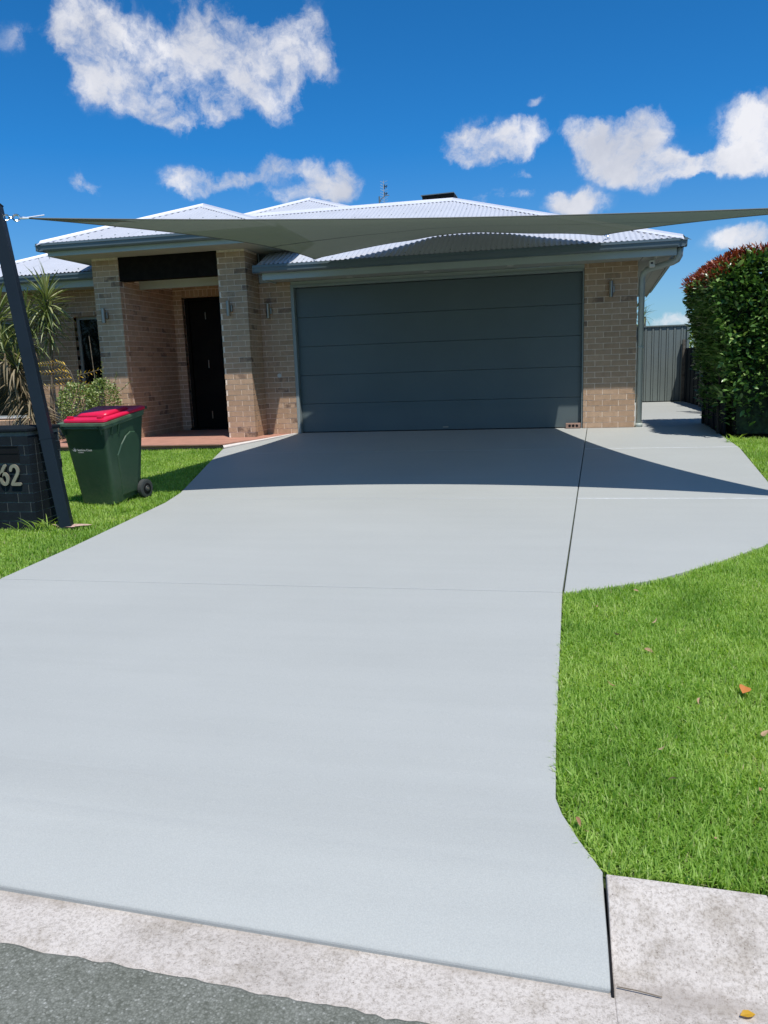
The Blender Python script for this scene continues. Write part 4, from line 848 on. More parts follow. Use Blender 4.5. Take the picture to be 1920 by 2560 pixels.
# printed council lettering on the front
def text_mesh(txt, size, bold=0.0):
    cu_ = bpy.data.curves.new('t', 'FONT'); cu_.body = txt; cu_.size = size; cu_.extrude = 0.0004; cu_.offset = bold
    ob = bpy.data.objects.new('t', cu_); COL.objects.link(ob); dg = bpy.context.evaluated_depsgraph_get(); me = bpy.data.meshes.new_from_object(ob.evaluated_get(dg)); bpy.data.objects.remove(ob); return me
def place_text(name, me, u, z, parent):
    me.materials.clear(); me.materials.append(M['white'])
    dvdz = (-.075 + .012) / .45; up = (Vector((0, 0, 1)) - fn * dvdz * 1).normalized()
    base = bp(u, -.012 + (z - .10) * dvdz, z) + fn * 0.0035
    nn = fr_.cross(up).normalized(); mt = Matrix((fr_, up, nn)).transposed().to_4x4()
    me.transform(mt); o = link(name, me, parent, base); return o
place_text('lettering', text_mesh('Sunshine Coast', 0.030, 0.0004), -.125, .555, bn); place_text('lettering', text_mesh('COUNCIL', 0.016, 0.0002), -.12, .535, bn)
lm_ = MB()
for (a0, l0) in ((150, .05), (120, .045), (95, .05), (65, .035)):
    c_, s_ = math.cos(R(a0)), math.sin(R(a0)); p1 = (c_ * l0, s_ * l0); w_ = .005
    lm_.add([(0, 0, 0), (p1[0] * .5 - s_ * w_, p1[1] * .5 + c_ * w_, .0004), (p1[0], p1[1], .0004), (p1[0] * .5 + s_ * w_, p1[1] * .5 - c_ * w_, .0004)], [(0, 1, 2, 3)])
me = bpy.data.meshes.new('logo'); me.from_pydata(lm_.v, [], lm_.f); place_text('logo', me, -.150, .547, bn)

# ------------------------------------------------------------------ side fence, gate, ladder, neighbour bits
YFc = 7.3
fc = label(empty('steel_fence', (1.4, YFc, 0)), 'grey green ribbed steel side fence at the end of the concrete path', 'fence')
x = 0.02; k = 0
while x < 1.93:
    w = 0.112 if k % 2 == 0 else 0.052
    b = min(x + w, 1.95); yoff = 0.0 if k % 2 == 0 else -0.012
    MB().add([(x + .005, YFc + yoff, 0.02), (b - .005, YFc + yoff, 0.02), (b - .005, YFc + yoff + .01, 0.02), (x + .005, YFc + yoff + .01, 0.02), (x + .005, YFc + yoff, 1.77), (b - .005, YFc + yoff, 1.77), (b - .005, YFc + yoff + .01, 1.77), (x + .005, YFc + yoff + .01, 1.77)],
             [(0,3,2,1),(4,5,6,7),(0,1,5,4),(1,2,6,5),(2,3,7,6),(3,0,4,7)]).build('panel', M['fence'], fc)
    x = b; k += 1
MB().box((0.02, YFc + 0.02, 0.0), (1.95, YFc + 0.03, 1.77)).build('backing_sheet', M['darkfence'], fc)
MB().box((0.02, YFc - 0.03, 1.77), (1.95, YFc + 0.04, 1.80)).build('top_rail', M['fence'], fc); MB().box((1.90, YFc - 0.035, 0.0), (1.955, YFc + 0.02, 1.80)).build('post', M['fence'], fc)
MB().tube([(0.14, YFc - .06, 0.75), (0.14, YFc - .06, 0.93)], 0.014, 8).box((0.12, YFc - .06, 0.72), (0.16, YFc - .012, 0.76)).box((0.12, YFc - .06, 0.90), (0.16, YFc - .012, 0.94)).build('latch', M['blackp'], fc)
# dark dividing fence beside hedge
df = label(empty('dark_fence', (1.12, -0.3, 0)), 'blue black steel dividing fence running beside the hedge', 'fence')
y = -0.99; k = 0
while y < 0.5:
    b = min(y + 0.19, 0.53); MB().box((1.09 + (.012 if k % 2 else 0), y + .004, gh(y) + 0.0), (1.11 + (.012 if k % 2 else 0), b - .004, 1.0)).build('panel', M['darkfence'], df); y = b; k += 1
MB().box((1.075, 0.53, 0), (1.135, 0.59, 1.03)).build('post', M['darkfence'], df); MB().box((1.08, -0.99, 1.0), (1.14, 0.53, 1.03)).build('top_rail', M['darkfence'], df)
df2 = label(empty('dark_fence', (1.9, 4, 0)), 'dark dividing fence panels behind the ladder near the far gate', 'fence')
y = 2.6; k = 0
while y < 7.2:
    b = min(y + 0.24, 7.22); MB().box((1.86 + (.014 if k % 2 else 0), y + .004, 0.0), (1.88 + (.014 if k % 2 else 0), b - .004, 1.25)).build('panel', M['darkfence'], df2); y = b; k += 1
for yy in (2.6, 4.9, 7.2): MB().box((1.80, yy - .05, 0), (1.86, yy + .05, 1.45)).build('post', M['timber'], df2)
MB().box((1.50, 2.72, 0.0), (1.86, 2.74, 1.15)).build('return_panel', M['darkfence'], df2)
# ladder
ld = label(empty('ladder', (1.7, 3.4, 0.8)), 'pale aluminium ladder hung on the dark fence past the hedge', 'ladder')
for xx in (1.555, 1.80): MB().box((xx - .012, 3.0, 0.70), (xx + .012, 3.04, 1.62)).build('rail', M['fascia'], ld)
for i in range(8): MB().tube([(1.56, 3.0, 0.76 + i * .11), (1.80, 3.0, 0.76 + i * .11)], 0.010, 6).build('rung', M['white'], ld)
us = label(empty('folded_umbrella', (1.68, 2.95, 1.2)), 'pale folded cloth hanging point down over the ladder', 'cloth')
MB().add([(1.585, 2.97, 1.58), (1.79, 2.97, 1.62), (1.66, 2.96, 1.06), (1.60, 2.93, 1.57), (1.775, 2.93, 1.60)], [(0, 2, 3), (3, 2, 4), (4, 2, 1), (0, 3, 4, 1), (0, 1, 2)]).build('cloth', M['fascia'], us)

# ------------------------------------------------------------------ foliage helpers
def leaf_mesh(name, L_, w, mat, fold=0.25, droop=0.15, seg=3):
    vs, fs = [], []
    for i in range(seg + 1):
        t_ = i / seg; ww_ = w * math.sin(math.pi * min(1, max(0.06, t_ * 0.92 + 0.06))) ** 0.8 if 0 < i < seg else w * 0.06
        z = -droop * L_ * t_ * t_; vs += [(-ww_ / 2, t_ * L_, z + fold * ww_ / 2), (0, t_ * L_, z), (ww_ / 2, t_ * L_, z + fold * ww_ / 2)]
    for i in range(seg):
        a_ = i * 3; fs += [(a_, a_ + 1, a_ + 4, a_ + 3), (a_ + 1, a_ + 2, a_ + 5, a_ + 4)]
    me = bpy.data.meshes.new(name); me.from_pydata(vs, [], fs); me.materials.append(mat); return me
def merged_leaves(name, me_src, mats_list, mat, parent, kind='stuff'):
    """mats_list: 4x4 numpy transforms; one mesh out of many leaves"""
    v0 = np.array([tuple(v.co) for v in me_src.vertices]); faces = [tuple(p.vertices) for p in me_src.polygons]; nf = len(v0)
    T = np.array(mats_list); V = np.einsum('nij,vj->nvi', T[:, :3, :3], v0) + T[:, None, :3, 3]
    V = V.reshape(-1, 3) - np.array(wloc(parent) if parent else (0, 0, 0)); N_ = len(T); fa = np.array(faces)
    F = (fa[None] + (np.arange(N_) * nf)[:, None, None]).reshape(-1, fa.shape[1])
    me = fast_mesh(name, V, F); me.materials.append(mat); o = link(name, me, parent, wloc(parent) if parent else (0, 0, 0))
    if kind: o['kind'] = kind
    return o
def fast_mesh(name, V, F):
    me = bpy.data.meshes.new(name); k = F.shape[1]
    me.vertices.add(len(V)); me.vertices.foreach_set('co', np.ascontiguousarray(V, dtype=np.float32).ravel())
    me.loops.add(F.size); me.loops.foreach_set('vertex_index', F.ravel().astype(np.int32))
    me.polygons.add(len(F)); me.polygons.foreach_set('loop_start', (np.arange(len(F)) * k).astype(np.int32)); me.polygons.foreach_set('loop_total', np.full(len(F), k, dtype=np.int32))
    me.update(calc_edges=True); return me
def orient(p, d, roll=0.0, s=1.0):
    d = Vector(d).normalized(); z = Vector((0, 0, 1)) if abs(d.z) < 0.95 else Vector((1, 0, 0)); x_ = d.cross(z).normalized(); z_ = x_.cross(d)
    m_ = Matrix((x_, d, z_)).transposed() @ Matrix.Rotation(roll, 3, 'Y'); m_ = m_ * s; m4 = m_.to_4x4(); m4.translation = Vector(p); return m4
def put_leaf(me, M4, parent, name='leaf'):
    o = bpy.data.objects.new(name, me); COL.objects.link(o); o.parent = parent; L0 = wloc(parent); m_ = M4.copy(); m_.translation = m_.translation - L0; o.matrix_local = m_; return o

# ------------------------------------------------------------------ hedge
hg = label(empty('hedge', (1.8, -0.9, gh(-0.9))), 'tall glossy green hedge with red new growth on top beside the side path', 'hedge')
HX0, HX1, HY0, HY1 = 0.86, 3.3, -1.5, 0.75
def htop(x): return 2.19 + 0.42 * (1 - math.exp(-(max(x, .7) - 0.7) * 1.1)) + 0.05 * math.sin(x * 7)
def hleft(z): return 1.06 - 0.33 * max(0, (z - 0.6) / 1.6) ** 1.0 if z > 0.6 else 1.12 - 0.14 * max(0, z) / .6
cand = []
while len(cand) < 17000:
    x = random.uniform(0.6, HX1); y = random.uniform(HY0, HY1); z = random.uniform(-0.05, 2.6)
    t_ = htop(x); l_ = hleft(z) + 0.06 * mnoise.noise((y * 3, z * 3, 1))
    yf = HY0 + 0.16 * mnoise.noise((x * 2.2, z * 2.2, 5)) + (0.12 if z < 0.5 else 0) + max(0, z - 2.0) * 0.25
    if z > t_ or x < l_ or y < yf: continue
    din = min(t_ - z, x - l_, y - yf)
    if din > 0.24 and random.random() < 0.93: continue
    if x > 2.0 and random.random() < 0.7: continue
    if y > yf + 0.5 and x > l_ + 0.4 and t_ - z > 0.3 : continue
    if z < 0.9 and random.random() < 0.35 + 0.75 * (0.9 - z): continue
    # outward direction
    nrm = Vector((0, 0, 0.35)); 
    if y - yf < 0.24: nrm += Vector((0, -1, 0))
    if x - l_ < 0.24: nrm += Vector((-1, 0, 0))
    if t_ - z < 0.24: nrm += Vector((0, 0, 1.2))
    d = nrm.normalized() + Vector((random.gauss(0, .55), random.gauss(0, .55), random.gauss(0.1, .5)))
    cand.append((din, x, y, z, t_, d))
LG = [leaf_mesh('leaf', 0.100, 0.046, M['hedge'], 0.3, 0.2), leaf_mesh('leaf', 0.115, 0.048, M['hedge'], 0.2, 0.35)]
LR = [leaf_mesh('leaf', 0.085, 0.026, M['redleaf'], 0.4, 0.15)]
gm_, rm_, singles_ = [], [], []
for c in cand:
    din, x, y, z, t_, d = c; mx_ = orient((x, y, z), d, random.uniform(-.9, .9), random.uniform(.7, 1.2))
    redp = (t_ - z) < (0.25 if x < 1.2 else 0.13) * random.uniform(.3, 1.15) + (0.0)
    front = y < HY0 + 0.2 and x < 2.0 and din < 0.1
    if front and len(singles_) < 300 and not redp and random.random() < .6: put_leaf(LG[random.randrange(2)], mx_, hg); singles_.append(1)
    elif redp: rm_.append(np.array(mx_))
    else: gm_.append(np.array(mx_))
merged_leaves('foliage', LG[0], gm_, M['hedge'], hg); merged_leaves('red_new_growth', LR[0], rm_, M['redleaf'], hg)
# hedge inside: crumpled sheets, inner shade put into their dark colour
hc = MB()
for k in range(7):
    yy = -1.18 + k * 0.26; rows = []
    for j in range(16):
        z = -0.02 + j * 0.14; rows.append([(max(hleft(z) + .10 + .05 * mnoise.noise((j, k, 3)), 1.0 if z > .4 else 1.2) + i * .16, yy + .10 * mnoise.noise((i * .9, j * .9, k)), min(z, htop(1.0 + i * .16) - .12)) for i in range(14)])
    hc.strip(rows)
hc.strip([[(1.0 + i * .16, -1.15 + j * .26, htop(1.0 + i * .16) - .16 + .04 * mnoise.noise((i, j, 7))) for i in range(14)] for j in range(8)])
label(hc.build('inner_shade', M['hedgein'], hg, fixn=False), kind='stuff')
for i in range(16):
    x = 1.0 + i * 0.14 + random.uniform(-.05, .05); y = random.uniform(-1.2, -0.7); z0 = gh(y); pts = [(x, y, z0)]
    for k in range(1, 5): pts.append((x + random.uniform(-.12, .12) * k * .5, y + random.uniform(-.1, .1), z0 + k * .45))
    MB().tube(pts, [.022, .018, .013, .009, .006], 6).build('stem', M['darkbark'], hg)
tw = MB()
for i in range(220):
    p = Vector((random.uniform(0.95, 3.4), random.uniform(-1.42, 0.3), random.uniform(0.0, 1.7))); q = p + Vector((random.gauss(0, .1), random.gauss(-.05, .1), random.uniform(.12, .4))); tw.tube([p, (p + q) / 2 + Vector((random.gauss(0, .03), 0, 0)), q], [.006, .004, .002], 4)
label(tw.build('twigs', M['darkbark'], hg), kind='stuff')

# ------------------------------------------------------------------ strap leaved plants at the left
SL = [leaf_mesh('leaf', 0.60, 0.036, M['drac'], 0.5, 0.25, 5), leaf_mesh('leaf', 0.52, 0.034, M['drac'], 0.5, 0.7, 5)]
DL = [leaf_mesh('leaf', 0.48, 0.034, M['dryleaf'], 0.4, 0.9, 5), leaf_mesh('leaf', 0.40, 0.036, M['dryleaf'], 0.4, 1.3, 5)]
def rosette(parent, c, n, up=1.0, spread=1.0, s=1.0, meshes=SL, axis=(0, 0, 1)):
    for i in range(n):
        az = i * 2.399 + random.uniform(-.2, .2); el = R(80) - (i / n) * R(115) * spread + random.uniform(-.1, .1)
        d = Vector((math.cos(az) * math.cos(el), math.sin(az) * math.cos(el), math.sin(el) * up))
        put_leaf(meshes[0] if el > 0.3 else meshes[-1], orient(Vector(c) - Vector((0, 0, 1)) * (i / n) * .25 * s, d, random.uniform(-.3, .3), s * random.uniform(.8, 1.15)), parent)
dr = label(empty('dracaena', (-9.72, -0.35, 0)), 'tall spiky dracaena with one long thin trunk in front of the wing window', 'plant')
MB().tube([(-9.84, -0.3, 0), (-9.84, -0.3, .5), (-9.76, -0.3, 1.1), (-9.70, -0.3, 1.6), (-9.70, -0.3, 2.45)], [.045, .035, .024, .022, .03], 8).build('trunk', M['bark'], dr, smooth=True)
rosette(dr, (-9.69, -0.33, 2.42), 75, s=0.92, spread=.9); rosette(dr, (-9.70, -0.33, 2.16), 60, s=0.82, spread=.8); rosette(dr, (-9.70, -0.33, 1.90), 50, s=0.74, spread=1.0)
yu = label(empty('yucca', (-10.5, -0.6, 0)), 'bushy yucca with brown dead leaves hanging down its trunk at the left edge', 'plant')
MB().tube([(-9.9, -0.5, 0), (-10.1, -0.5, .5), (-10.4, -0.5, 1.1), (-10.55, -0.5, 1.75)], [.07, .06, .05, .04], 8).build('trunk', M['bark'], yu, smooth=True)
MB().tube([(-9.95, -0.4, 0), (-10.0, -0.4, .8), (-9.98, -0.4, 1.5)], [.06, .05, .04], 8).build('trunk', M['bark'], yu, smooth=True)
rosette(yu, (-9.98, -0.55, 2.12), 60, s=.9); rosette(yu, (-10.15, -0.7, 1.35), 50, s=.8, meshes=[SL[0], DL[0]]); rosette(yu, (-10.45, -0.6, 2.15), 90, s=1.0); rosette(yu, (-10.05, -0.45, 1.80), 70, s=.85); rosette(yu, (-10.75, -0.4, 1.8), 60, s=1.0); rosette(yu, (-10.3, -0.75, 1.65), 50, s=.9, meshes=[SL[0], DL[0]])
for i in range(230):
    t_ = random.random(); c = Vector((-9.92 - 0.50 * t_, -0.52, 0.25 + 1.25 * t_)); az = random.uniform(0, 2 * math.pi); d = Vector((math.cos(az), math.sin(az), random.uniform(-.2, .6)))
    put_leaf(DL[i % 2], orient(c, d, random.uniform(-.5, .5), random.uniform(.65, 1.0)), yu)
# yellow flower spray
fo = Vector((0.20, -0.30, 0))
ys_ = label(empty('yellow_flower_spray', (-9.1, -0.9, 0.7)), 'arching yellow flower spikes above the red lidded bin', 'flower')
def spray(pts, n, side=1):
    pts = [Vector(p) + fo for p in pts]
    MB().tube(pts, [.010, .008, .006, .004][:len(pts)], 5).build('stalk', M['bark'], ys_)
    P_ = [Vector(p) for p in pts]; br = leaf_mesh('bract', 0.085, 0.026, M['yellow'], .4, .1, 3)
    for i in range(n):
        t_ = i / (n - 1) * (len(P_) - 1) * .999; a_ = int(t_); p = P_[a_].lerp(P_[a_ + 1], t_ - a_); dd = (P_[a_ + 1] - P_[a_]).normalized()
        put_leaf(br, orient(p, dd * .6 + Vector((0, 0, (.7 if i % 2 else -.6))) + Vector((0, random.uniform(-.2, .2), 0)), random.uniform(-.4, .4), 1.0 - .4 * i / n), ys_, 'bract')
c0 = Vector((-9.10, -0.6, 0.80)); MB().tube([Vector((-9.05, -0.6, 0)) + fo, Vector((-9.06, -0.6, .5)) + fo, c0 + fo], [.018, .014, .010], 6).build('stem', M['bark'], ys_)
c1 = Vector((-9.16, -0.6, 1.02)); MB().tube([Vector(q) + fo for q in (c0, (-9.12, -0.6, 0.9), c1, (-9.20, -0.6, 1.16), (-9.28, -0.6, 1.24))], .008, 5).build('stalk', M['bark'], ys_)
spray([(-9.26, -.6, 1.25), (-9.42, -.6, 1.31), (-9.6, -.6, 1.30), (-9.76, -.6, 1.29)], 22); spray([(-9.2, -.6, 1.12), (-9.35, -.6, 1.17), (-9.55, -.6, 1.15), (-9.74, -.6, 1.16)], 20)
spray([(-9.16, -.6, 1.03), (-9.3, -.6, 1.05), (-9.45, -.6, 1.03)], 10); spray([(-9.1, -.6, .88), (-9.3, -.6, .95), (-9.5, -.6, .93), (-9.76, -.6, .94)], 20)
spray([(-9.1, -.6, .95), (-9.02, -.6, 1.10), (-8.85, -.6, 1.13), (-8.62, -.6, 1.18)], 16); spray([(-9.05, -.6, .93), (-8.95, -.6, .95), (-8.86, -.6, .93)], 8)
# two shrubs
SH = leaf_mesh('leaf', 0.040, 0.024, M['shrub'], .3, .2, 3)
def shrub(c, rx, rz, n, text, spikes=()):
    t = label(empty('shrub', (c[0], c[1], 0)), text, 'shrub', None); ml = []; nb = 0
    MB().tube([(c[0], c[1], 0), (c[0] + .02, c[1], c[2])], [.02, .01], 6).build('stem', M['darkbark'], t)
    for i in range(n):
        d = Vector((random.gauss(0, 1), random.gauss(0, 1), random.gauss(0, 1))).normalized(); r_ = (1 - abs(random.gauss(0, .22))) * (1 + .16 * mnoise.noise(d * 3 + Vector(c)))
        p = Vector(c) + Vector((d.x * rx * r_, d.y * rx * .8 * r_, d.z * rz * r_)); ml.append(np.array(orient(p, d + Vector((random.gauss(0, .6), random.gauss(0, .6), random.gauss(.3, .5))), random.uniform(-1, 1), random.uniform(.7, 1.3))))
    for (a, b) in spikes:
        a, b = Vector(a), Vector(b); MB().tube([a, b], [.004, .002], 4).build('twig', M['darkbark'], t)
        for i in range(int((b - a).length / .016)):
            p = a.lerp(b, i * .016 / (b - a).length); ml.append(np.array(orient(p, Vector((random.gauss(0, 1), random.gauss(0, 1), .6)), random.uniform(-1, 1), .8)))
    merged_leaves('foliage', SH, ml, M['shrub'], t)
shrub((-8.84, -1.02, 0.62), .34, .36, 1900, 'rounded pale green shrub left of the pointed one behind the bin', [((-8.82, -1.02, .9), (-8.80, -1.02, 1.18))])
shrub((-8.38, -1.02, 0.62), .29, .42, 1900, 'pointed pale green shrub in front of the left porch column', [((-8.36, -1.02, .9), (-8.35, -1.02, 1.30)), ((-8.46, -1.02, .9), (-8.48, -1.02, 1.1)), ((-8.21, -1.02, .8), (-8.08, -1.02, 1.12)), ((-8.16, -1.02, .75), (-7.84, -1.02, .98))])
label(MB().tube([(-8.60, -0.8, 0.3), (-8.66, -0.8, 1.72)], 0.006, 6).build('garden_stake', M['bark'], None, (-8.6, -.8, .3)), 'thin wooden stake leaning against the left porch column', 'stake')
# low plants near deck left
gt = label(empty('low_groundcover', (-9.9, -1.1, 0)), 'low leafy groundcover at the left end of the porch deck', 'plant'); ml = []
for i in range(500): ml.append(np.array(orient((random.uniform(-10.6, -9.72), random.uniform(-1.4, -.6), random.uniform(0, .12)), (random.gauss(0, 1), random.gauss(0, 1), .8), random.uniform(-1, 1), 1.4)))
merged_leaves('foliage', SH, ml, M['shrub'], gt)
# distant plants over the fence
pm = label(empty('palm', (1.05, 9.0, 0)), 'spiky palm crown showing past the downpipe above the fence', 'tree')
MB().tube([(0.85, 9.3, 0), (0.85, 9.3, 2.1)], [.08, .05], 8).build('trunk', M['bark'], pm); rosette(pm, (0.88, 9.3, 2.2), 44, s=.95)
sh2 = label(empty('distant_shrub', (2.5, 9.5, 0)), 'yellow green shrub beyond the far end of the fence', 'shrub'); ml = []
MB().tube([(2.5, 9.5, 0), (2.5, 9.5, 1.2)], [.05, .03], 6).build('trunk', M['bark'], sh2)
for i in range(900):
    d = Vector((random.gauss(0, 1), random.gauss(0, 1), random.gauss(0, 1))).normalized(); p = Vector((2.55, 9.5, 1.35)) + Vector((d.x * .42, d.y * .4, d.z * .45)) * (1 - abs(random.gauss(0, .2))); ml.append(np.array(orient(p, d, random.uniform(-1, 1), 2.6)))
merged_leaves('foliage', SH, ml, leafmat('yellow_green_leaf', [(0, (0.14, 0.22, 0.03)), (1, (0.45, 0.5, 0.1))]), sh2)
for (x, y, s_, tx) in ((1.72, 14, .35, 'tiny palm top poking above the middle of the fence'),):
    t = label(empty('palm', (x, y, 0)), tx, 'tree'); MB().tube([(x, y, 0), (x, y, 2.35)], .03, 6).build('trunk', M['bark'], t); rosette(t, (x, y, 2.42), 20, s=s_ * 1.6)

# ------------------------------------------------------------------ grass
def inpoly(P, poly):
    x, y = P[:, 0], P[:, 1]; r_ = np.zeros(len(P), bool); n = len(poly)
    for i in range(n):
        x0, y0 = poly[i]; x1, y1 = poly[(i + 1) % n]
        c = ((y0 > y) != (y1 > y)) & (x < (x1 - x0) * (y - y0) / (y1 - y0 + 1e-12) + x0); r_ ^= c
    return r_
def ghv(y): return np.where(y >= 0, 0, np.where(y >= YK, 0.045 * y, 0.045 * YK))
def grass(name, poly, n, h=(0.03, 0.06), w=0.0042, holes=(), edge_short=True):
    P_ = np.array(poly); lo, hi = P_.min(0), P_.max(0); pts = np.zeros((0, 2))
    area_try = n * 3
    while len(pts) < n:
        q = rng.uniform(lo, hi, (area_try, 2)); k = inpoly(q, poly)
        for hl in holes: k &= ~inpoly(q, hl)
        pts = np.vstack([pts, q[k]])
    pts = pts[:n]
    lump = np.array([mnoise.noise((a * 5, b * 5, 0)) for a, b in pts[:, :2]]); lump2 = np.array([mnoise.noise((a * 1.3, b * 1.3, 9)) for a, b in pts[:, :2]])
    H = rng.uniform(h[0], h[1], n) * (1 + 0.30 * lump) ; az = rng.uniform(0, 2 * np.pi, n) ; lean = rng.uniform(0.3, 1.7, n) ** 1.0
    az += 0.0; dirx, diry = np.cos(az), np.sin(az)
    Wd = w * rng.uniform(.6, 1.4, n); ax = az + np.pi / 2 + rng.uniform(-.5, .5, n); sx_, sy_ = np.cos(ax) * Wd / 2, np.sin(ax) * Wd / 2
    bz_ = ghv(pts[:, 1]) - 0.030 + 0.012 * lump2
    b = np.stack([pts[:, 0], pts[:, 1], bz_], 1); d1_ = np.stack([dirx * np.sin(lean * .5), diry * np.sin(lean * .5), np.cos(lean * .5)], 1) * (H * .55)[:, None]
    d2_ = np.stack([dirx * np.sin(lean), diry * np.sin(lean), np.cos(lean)], 1) * (H * .5)[:, None]; s_ = np.stack([sx_, sy_, np.zeros(n)], 1)
    V = np.stack([b - s_, b + s_, b + d1_ + s_, b + d1_ - s_, b + d1_ + d2_], 1).reshape(-1, 3)
    me = bpy.data.meshes.new(name); i = np.arange(n)[:, None] * 5
    q4 = (i + np.array([0, 1, 2, 3])).astype(np.int32); t3 = (i + np.array([3, 2, 4])).astype(np.int32)
    lv = np.concatenate([q4, t3], 1).ravel(); V0 = np.array([pts[:, 0].mean(), pts[:, 1].mean(), 0])
    me.vertices.add(len(V)); me.vertices.foreach_set('co', (V - V0).astype(np.float32).ravel()); me.loops.add(len(lv)); me.loops.foreach_set('vertex_index', lv)
    me.polygons.add(2 * n); st = np.stack([np.arange(n) * 7, np.arange(n) * 7 + 4], 1).ravel(); me.polygons.foreach_set('loop_start', st.astype(np.int32)); me.polygons.foreach_set('loop_total', np.tile([4, 3], n).astype(np.int32))
    me.update(calc_edges=True); me.materials.append(M['grass']); o = link(name, me, None, V0); return label(o, 'short bright green lawn grass', 'grass', None, 'stuff')
lawnR = [(-1.215, -7.88)] + [(q[0] + .012, q[1] - .012) for q in GX[1:]] + [(2.4, -4.5), (2.4, -10.60)] + [(-1.14, -10.40), (-1.215, -10.27), (-1.270, -10.12), (-1.286, -10.0), (-1.284, -9.66), (-1.260, -8.93)]
near = [q for q in lawnR]
nearA = [(-1.3, -10.395), (0.5, -10.395), (0.9, -7.8), (0.9, -6.2), (0.2, -6.2), (-1.3, -7.6)]
def clip(polyA, n, **k): pass
# close part (dense) and the rest
def halfclip(poly, f):  # Sutherland-Hodgman against f(x,y)>=0 (linear)
    out = []
    for i in range(len(poly)):
        p, q = poly[i], poly[(i + 1) % len(poly)]; fp, fq = f(*p), f(*q)
        if fp >= 0: out.append(p)
        if (fp >= 0) != (fq >= 0): t_ = fp / (fp - fq); out.append((p[0] + (q[0] - p[0]) * t_, p[1] + (q[1] - p[1]) * t_))
    return out
fn1 = lambda x, y: (0.45 + (y + 10.4) * 0.18) - x
grass('grass', halfclip(lawnR, fn1), 190000, (0.035, 0.062), 0.0046)
grass('grass', halfclip(lawnR, lambda x, y: -fn1(x, y)), 45000, (0.035, 0.062), 0.007)
grass('grass', [(0.82, -4.48), (1.05, -2.23), (1.07, -1.35), (4.5, -1.35), (4.5, -4.5)], 60000, (0.035, 0.075), 0.006)
lawnL = [(-5.175, -7.89), (-5.145, -7.05), (-5.155, -6.11), (-5.165, -5.36), (-5.235, -4.87), (-5.425, -4.17), (-5.735, -3.05), (-6.105, -1.66), (-6.13, -1.56), (-9.9, -1.56), (-9.9, -8.2), (-5.4, -8.2)]
mbh = [(-6.72, -6.46), (-5.845, -6.46), (-5.845, -5.99), (-6.72, -5.99)]
grass('grass', lawnL, 210000, (0.030, 0.055), 0.006, holes=(mbh,))
grass('grass', [(-5.4, -8.2), (-9.9, -8.2), (-9.9, -9.87), (-6.15, -10.05), (-5.92, -9.8), (-5.37, -9.0)], 40000, (0.03, 0.055), 0.008)
# longer weeds at the pillar foot and lawn edge
def weeds(name, pts_, text):
    me = leaf_mesh('blade', 0.16, 0.008, M['grass'], .4, .5, 4); t = label(empty(name, (pts_[0][0], pts_[0][1], gh(pts_[0][1]))), text, 'grass tuft')
    for (x, y, n, s_) in pts_:
        for i in range(n):
            a_ = random.uniform(0, 6.28); put_leaf(me, orient((x + random.gauss(0, .03), y + random.gauss(0, .03), gh(y) - .01), (math.cos(a_) * .5, math.sin(a_) * .5, 1), random.uniform(-.5, .5), s_ * random.uniform(.6, 1.3)), t, 'blade')
weeds('grass_tuft', [(-5.86, -6.52, 10, 1.0), (-5.78, -6.45, 12, .9), (-5.72, -6.42, 8, .8), (-6.0, -6.5, 5, .8), (-5.70, -6.20, 6, .8)], 'long untrimmed grass blades at the foot of the brick mailbox')
weeds('grass_tuft', [(-5.40, -5.75, 14, .9), (-5.52, -5.72, 8, .8), (-5.30, -5.55, 8, .7)], 'long grass blades between the bin and the driveway edge')
weeds('grass_tuft', [(1.02, -1.75, 16, .8), (1.12, -1.62, 14, .9), (1.2, -1.8, 10, .8)], 'longer grass blades at the path corner below the hedge')
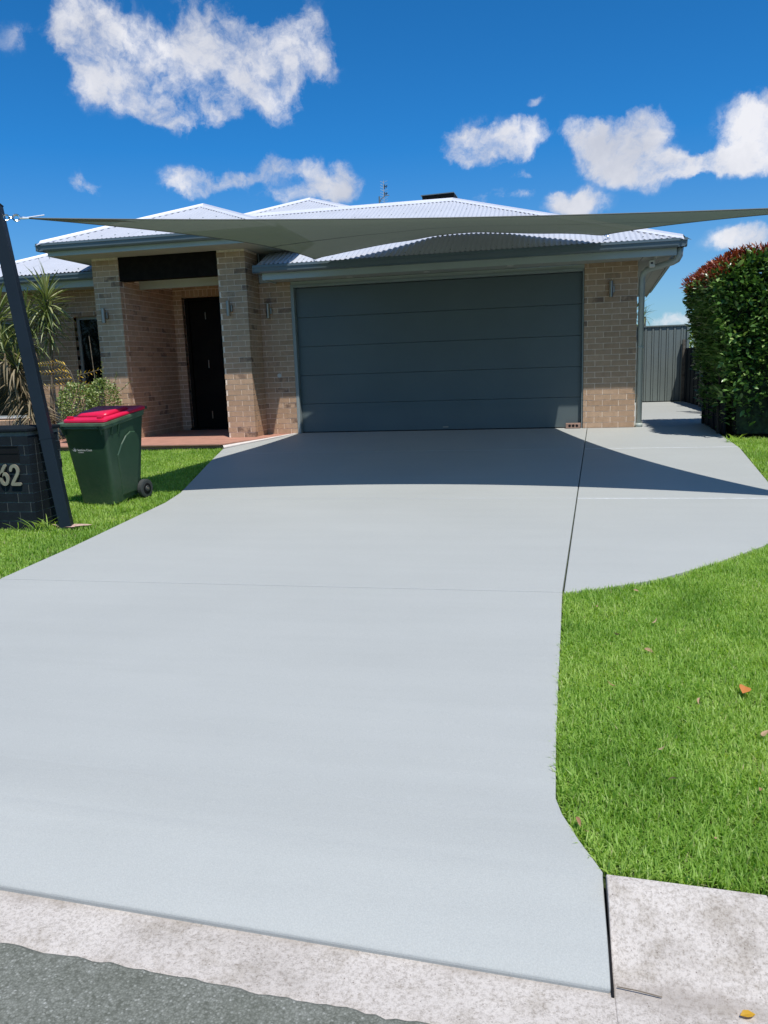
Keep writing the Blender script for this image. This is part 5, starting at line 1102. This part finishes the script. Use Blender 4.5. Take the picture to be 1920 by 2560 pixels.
# fallen leaves
FLm = [leaf_mesh('leaf', 0.055, 0.022, M['fallen'], .7, .5, 4), leaf_mesh('leaf', 0.042, 0.018, M['fallen'], -.6, -.5, 4)]
fl = [(-1.04, -8.17, 'dry leaf lying farthest up the right lawn beside the driveway edge'), (-0.95, -8.56, 'dry leaf close to the driveway edge on the upper right lawn'), (-0.81, -7.85, 'pale dry leaf near the curved top edge of the right lawn'),
      (-0.77, -8.39, 'dry leaf in the middle of the upper right lawn'), (-0.85, -8.75, 'dry leaf halfway down the right lawn'), (-1.02, -9.18, 'curled dry leaf on the right lawn beside the driveway, left of the orange leaf'),
      (-0.68, -9.26, 'dry leaf just below and left of the orange leaf'), (-0.91, -9.71, 'pinkish dry leaf on the lower right lawn above the kerb corner'), (-0.87, -9.91, 'small dry leaf on the lawn closest above the kerb'),
      (-0.8, -10.23, 'dry leaf in the grass right behind the kerb top'), (-0.61, -9.95, 'dry leaf on the lower right lawn near the picture edge'), (-0.51, -9.56, 'dry leaf straight below the orange leaf'),
      (-1.225, -10.18, 'dry leaf tucked in the gap at the slanted driveway corner'), (-1.19, -10.25, 'second dry leaf in the slanted corner gap, nearer the kerb'), (-5.45, -7.35, 'dry leaf on the left lawn in front of the mailbox')]
for i, (x, y, tx) in enumerate(fl):
    a_ = random.uniform(0, 6.28); o = bpy.data.objects.new('fallen_leaf', FLm[i % 2]); COL.objects.link(o)
    o.matrix_world = orient((x, y, gh(y) + 0.018), (math.cos(a_), math.sin(a_), random.uniform(-.1, .3)), random.uniform(-.8, .8), random.uniform(.5, .95) * (.7 if y < -10.1 else 1))
    label(o, tx, 'leaf', 'dry leaves scattered on the lawn')
o = bpy.data.objects.new('fallen_leaf', leaf_mesh('leaf', 0.07, 0.05, M['orangeleaf'], .5, .3, 4)); COL.objects.link(o); o.matrix_world = orient((-0.50, -9.215, gh(-9.2) + .025), (.4, .8, .3), .3, 1.0)
label(o, 'large curled orange leaf lying on the right lawn', 'leaf')
o = bpy.data.objects.new('fallen_leaf', leaf_mesh('leaf', 0.04, 0.022, M['yellow'], .3, .2, 3)); COL.objects.link(o); o.matrix_world = orient((-0.85, -10.78, -0.577), (.9, .3, .1), .1, 1.0)
label(o, 'small yellow orange leaf lying in the concrete gutter', 'leaf')
label(MB().tube([(-1.14, -10.735, -0.578), (-1.09, -10.742, -0.576), (-1.03, -10.75, -0.579)], .0016, 5).build('twig', M['bark'], None, (-1.1, -10.74, -.578)), 'thin brown twig lying in the gutter beside the painted apron', 'twig')
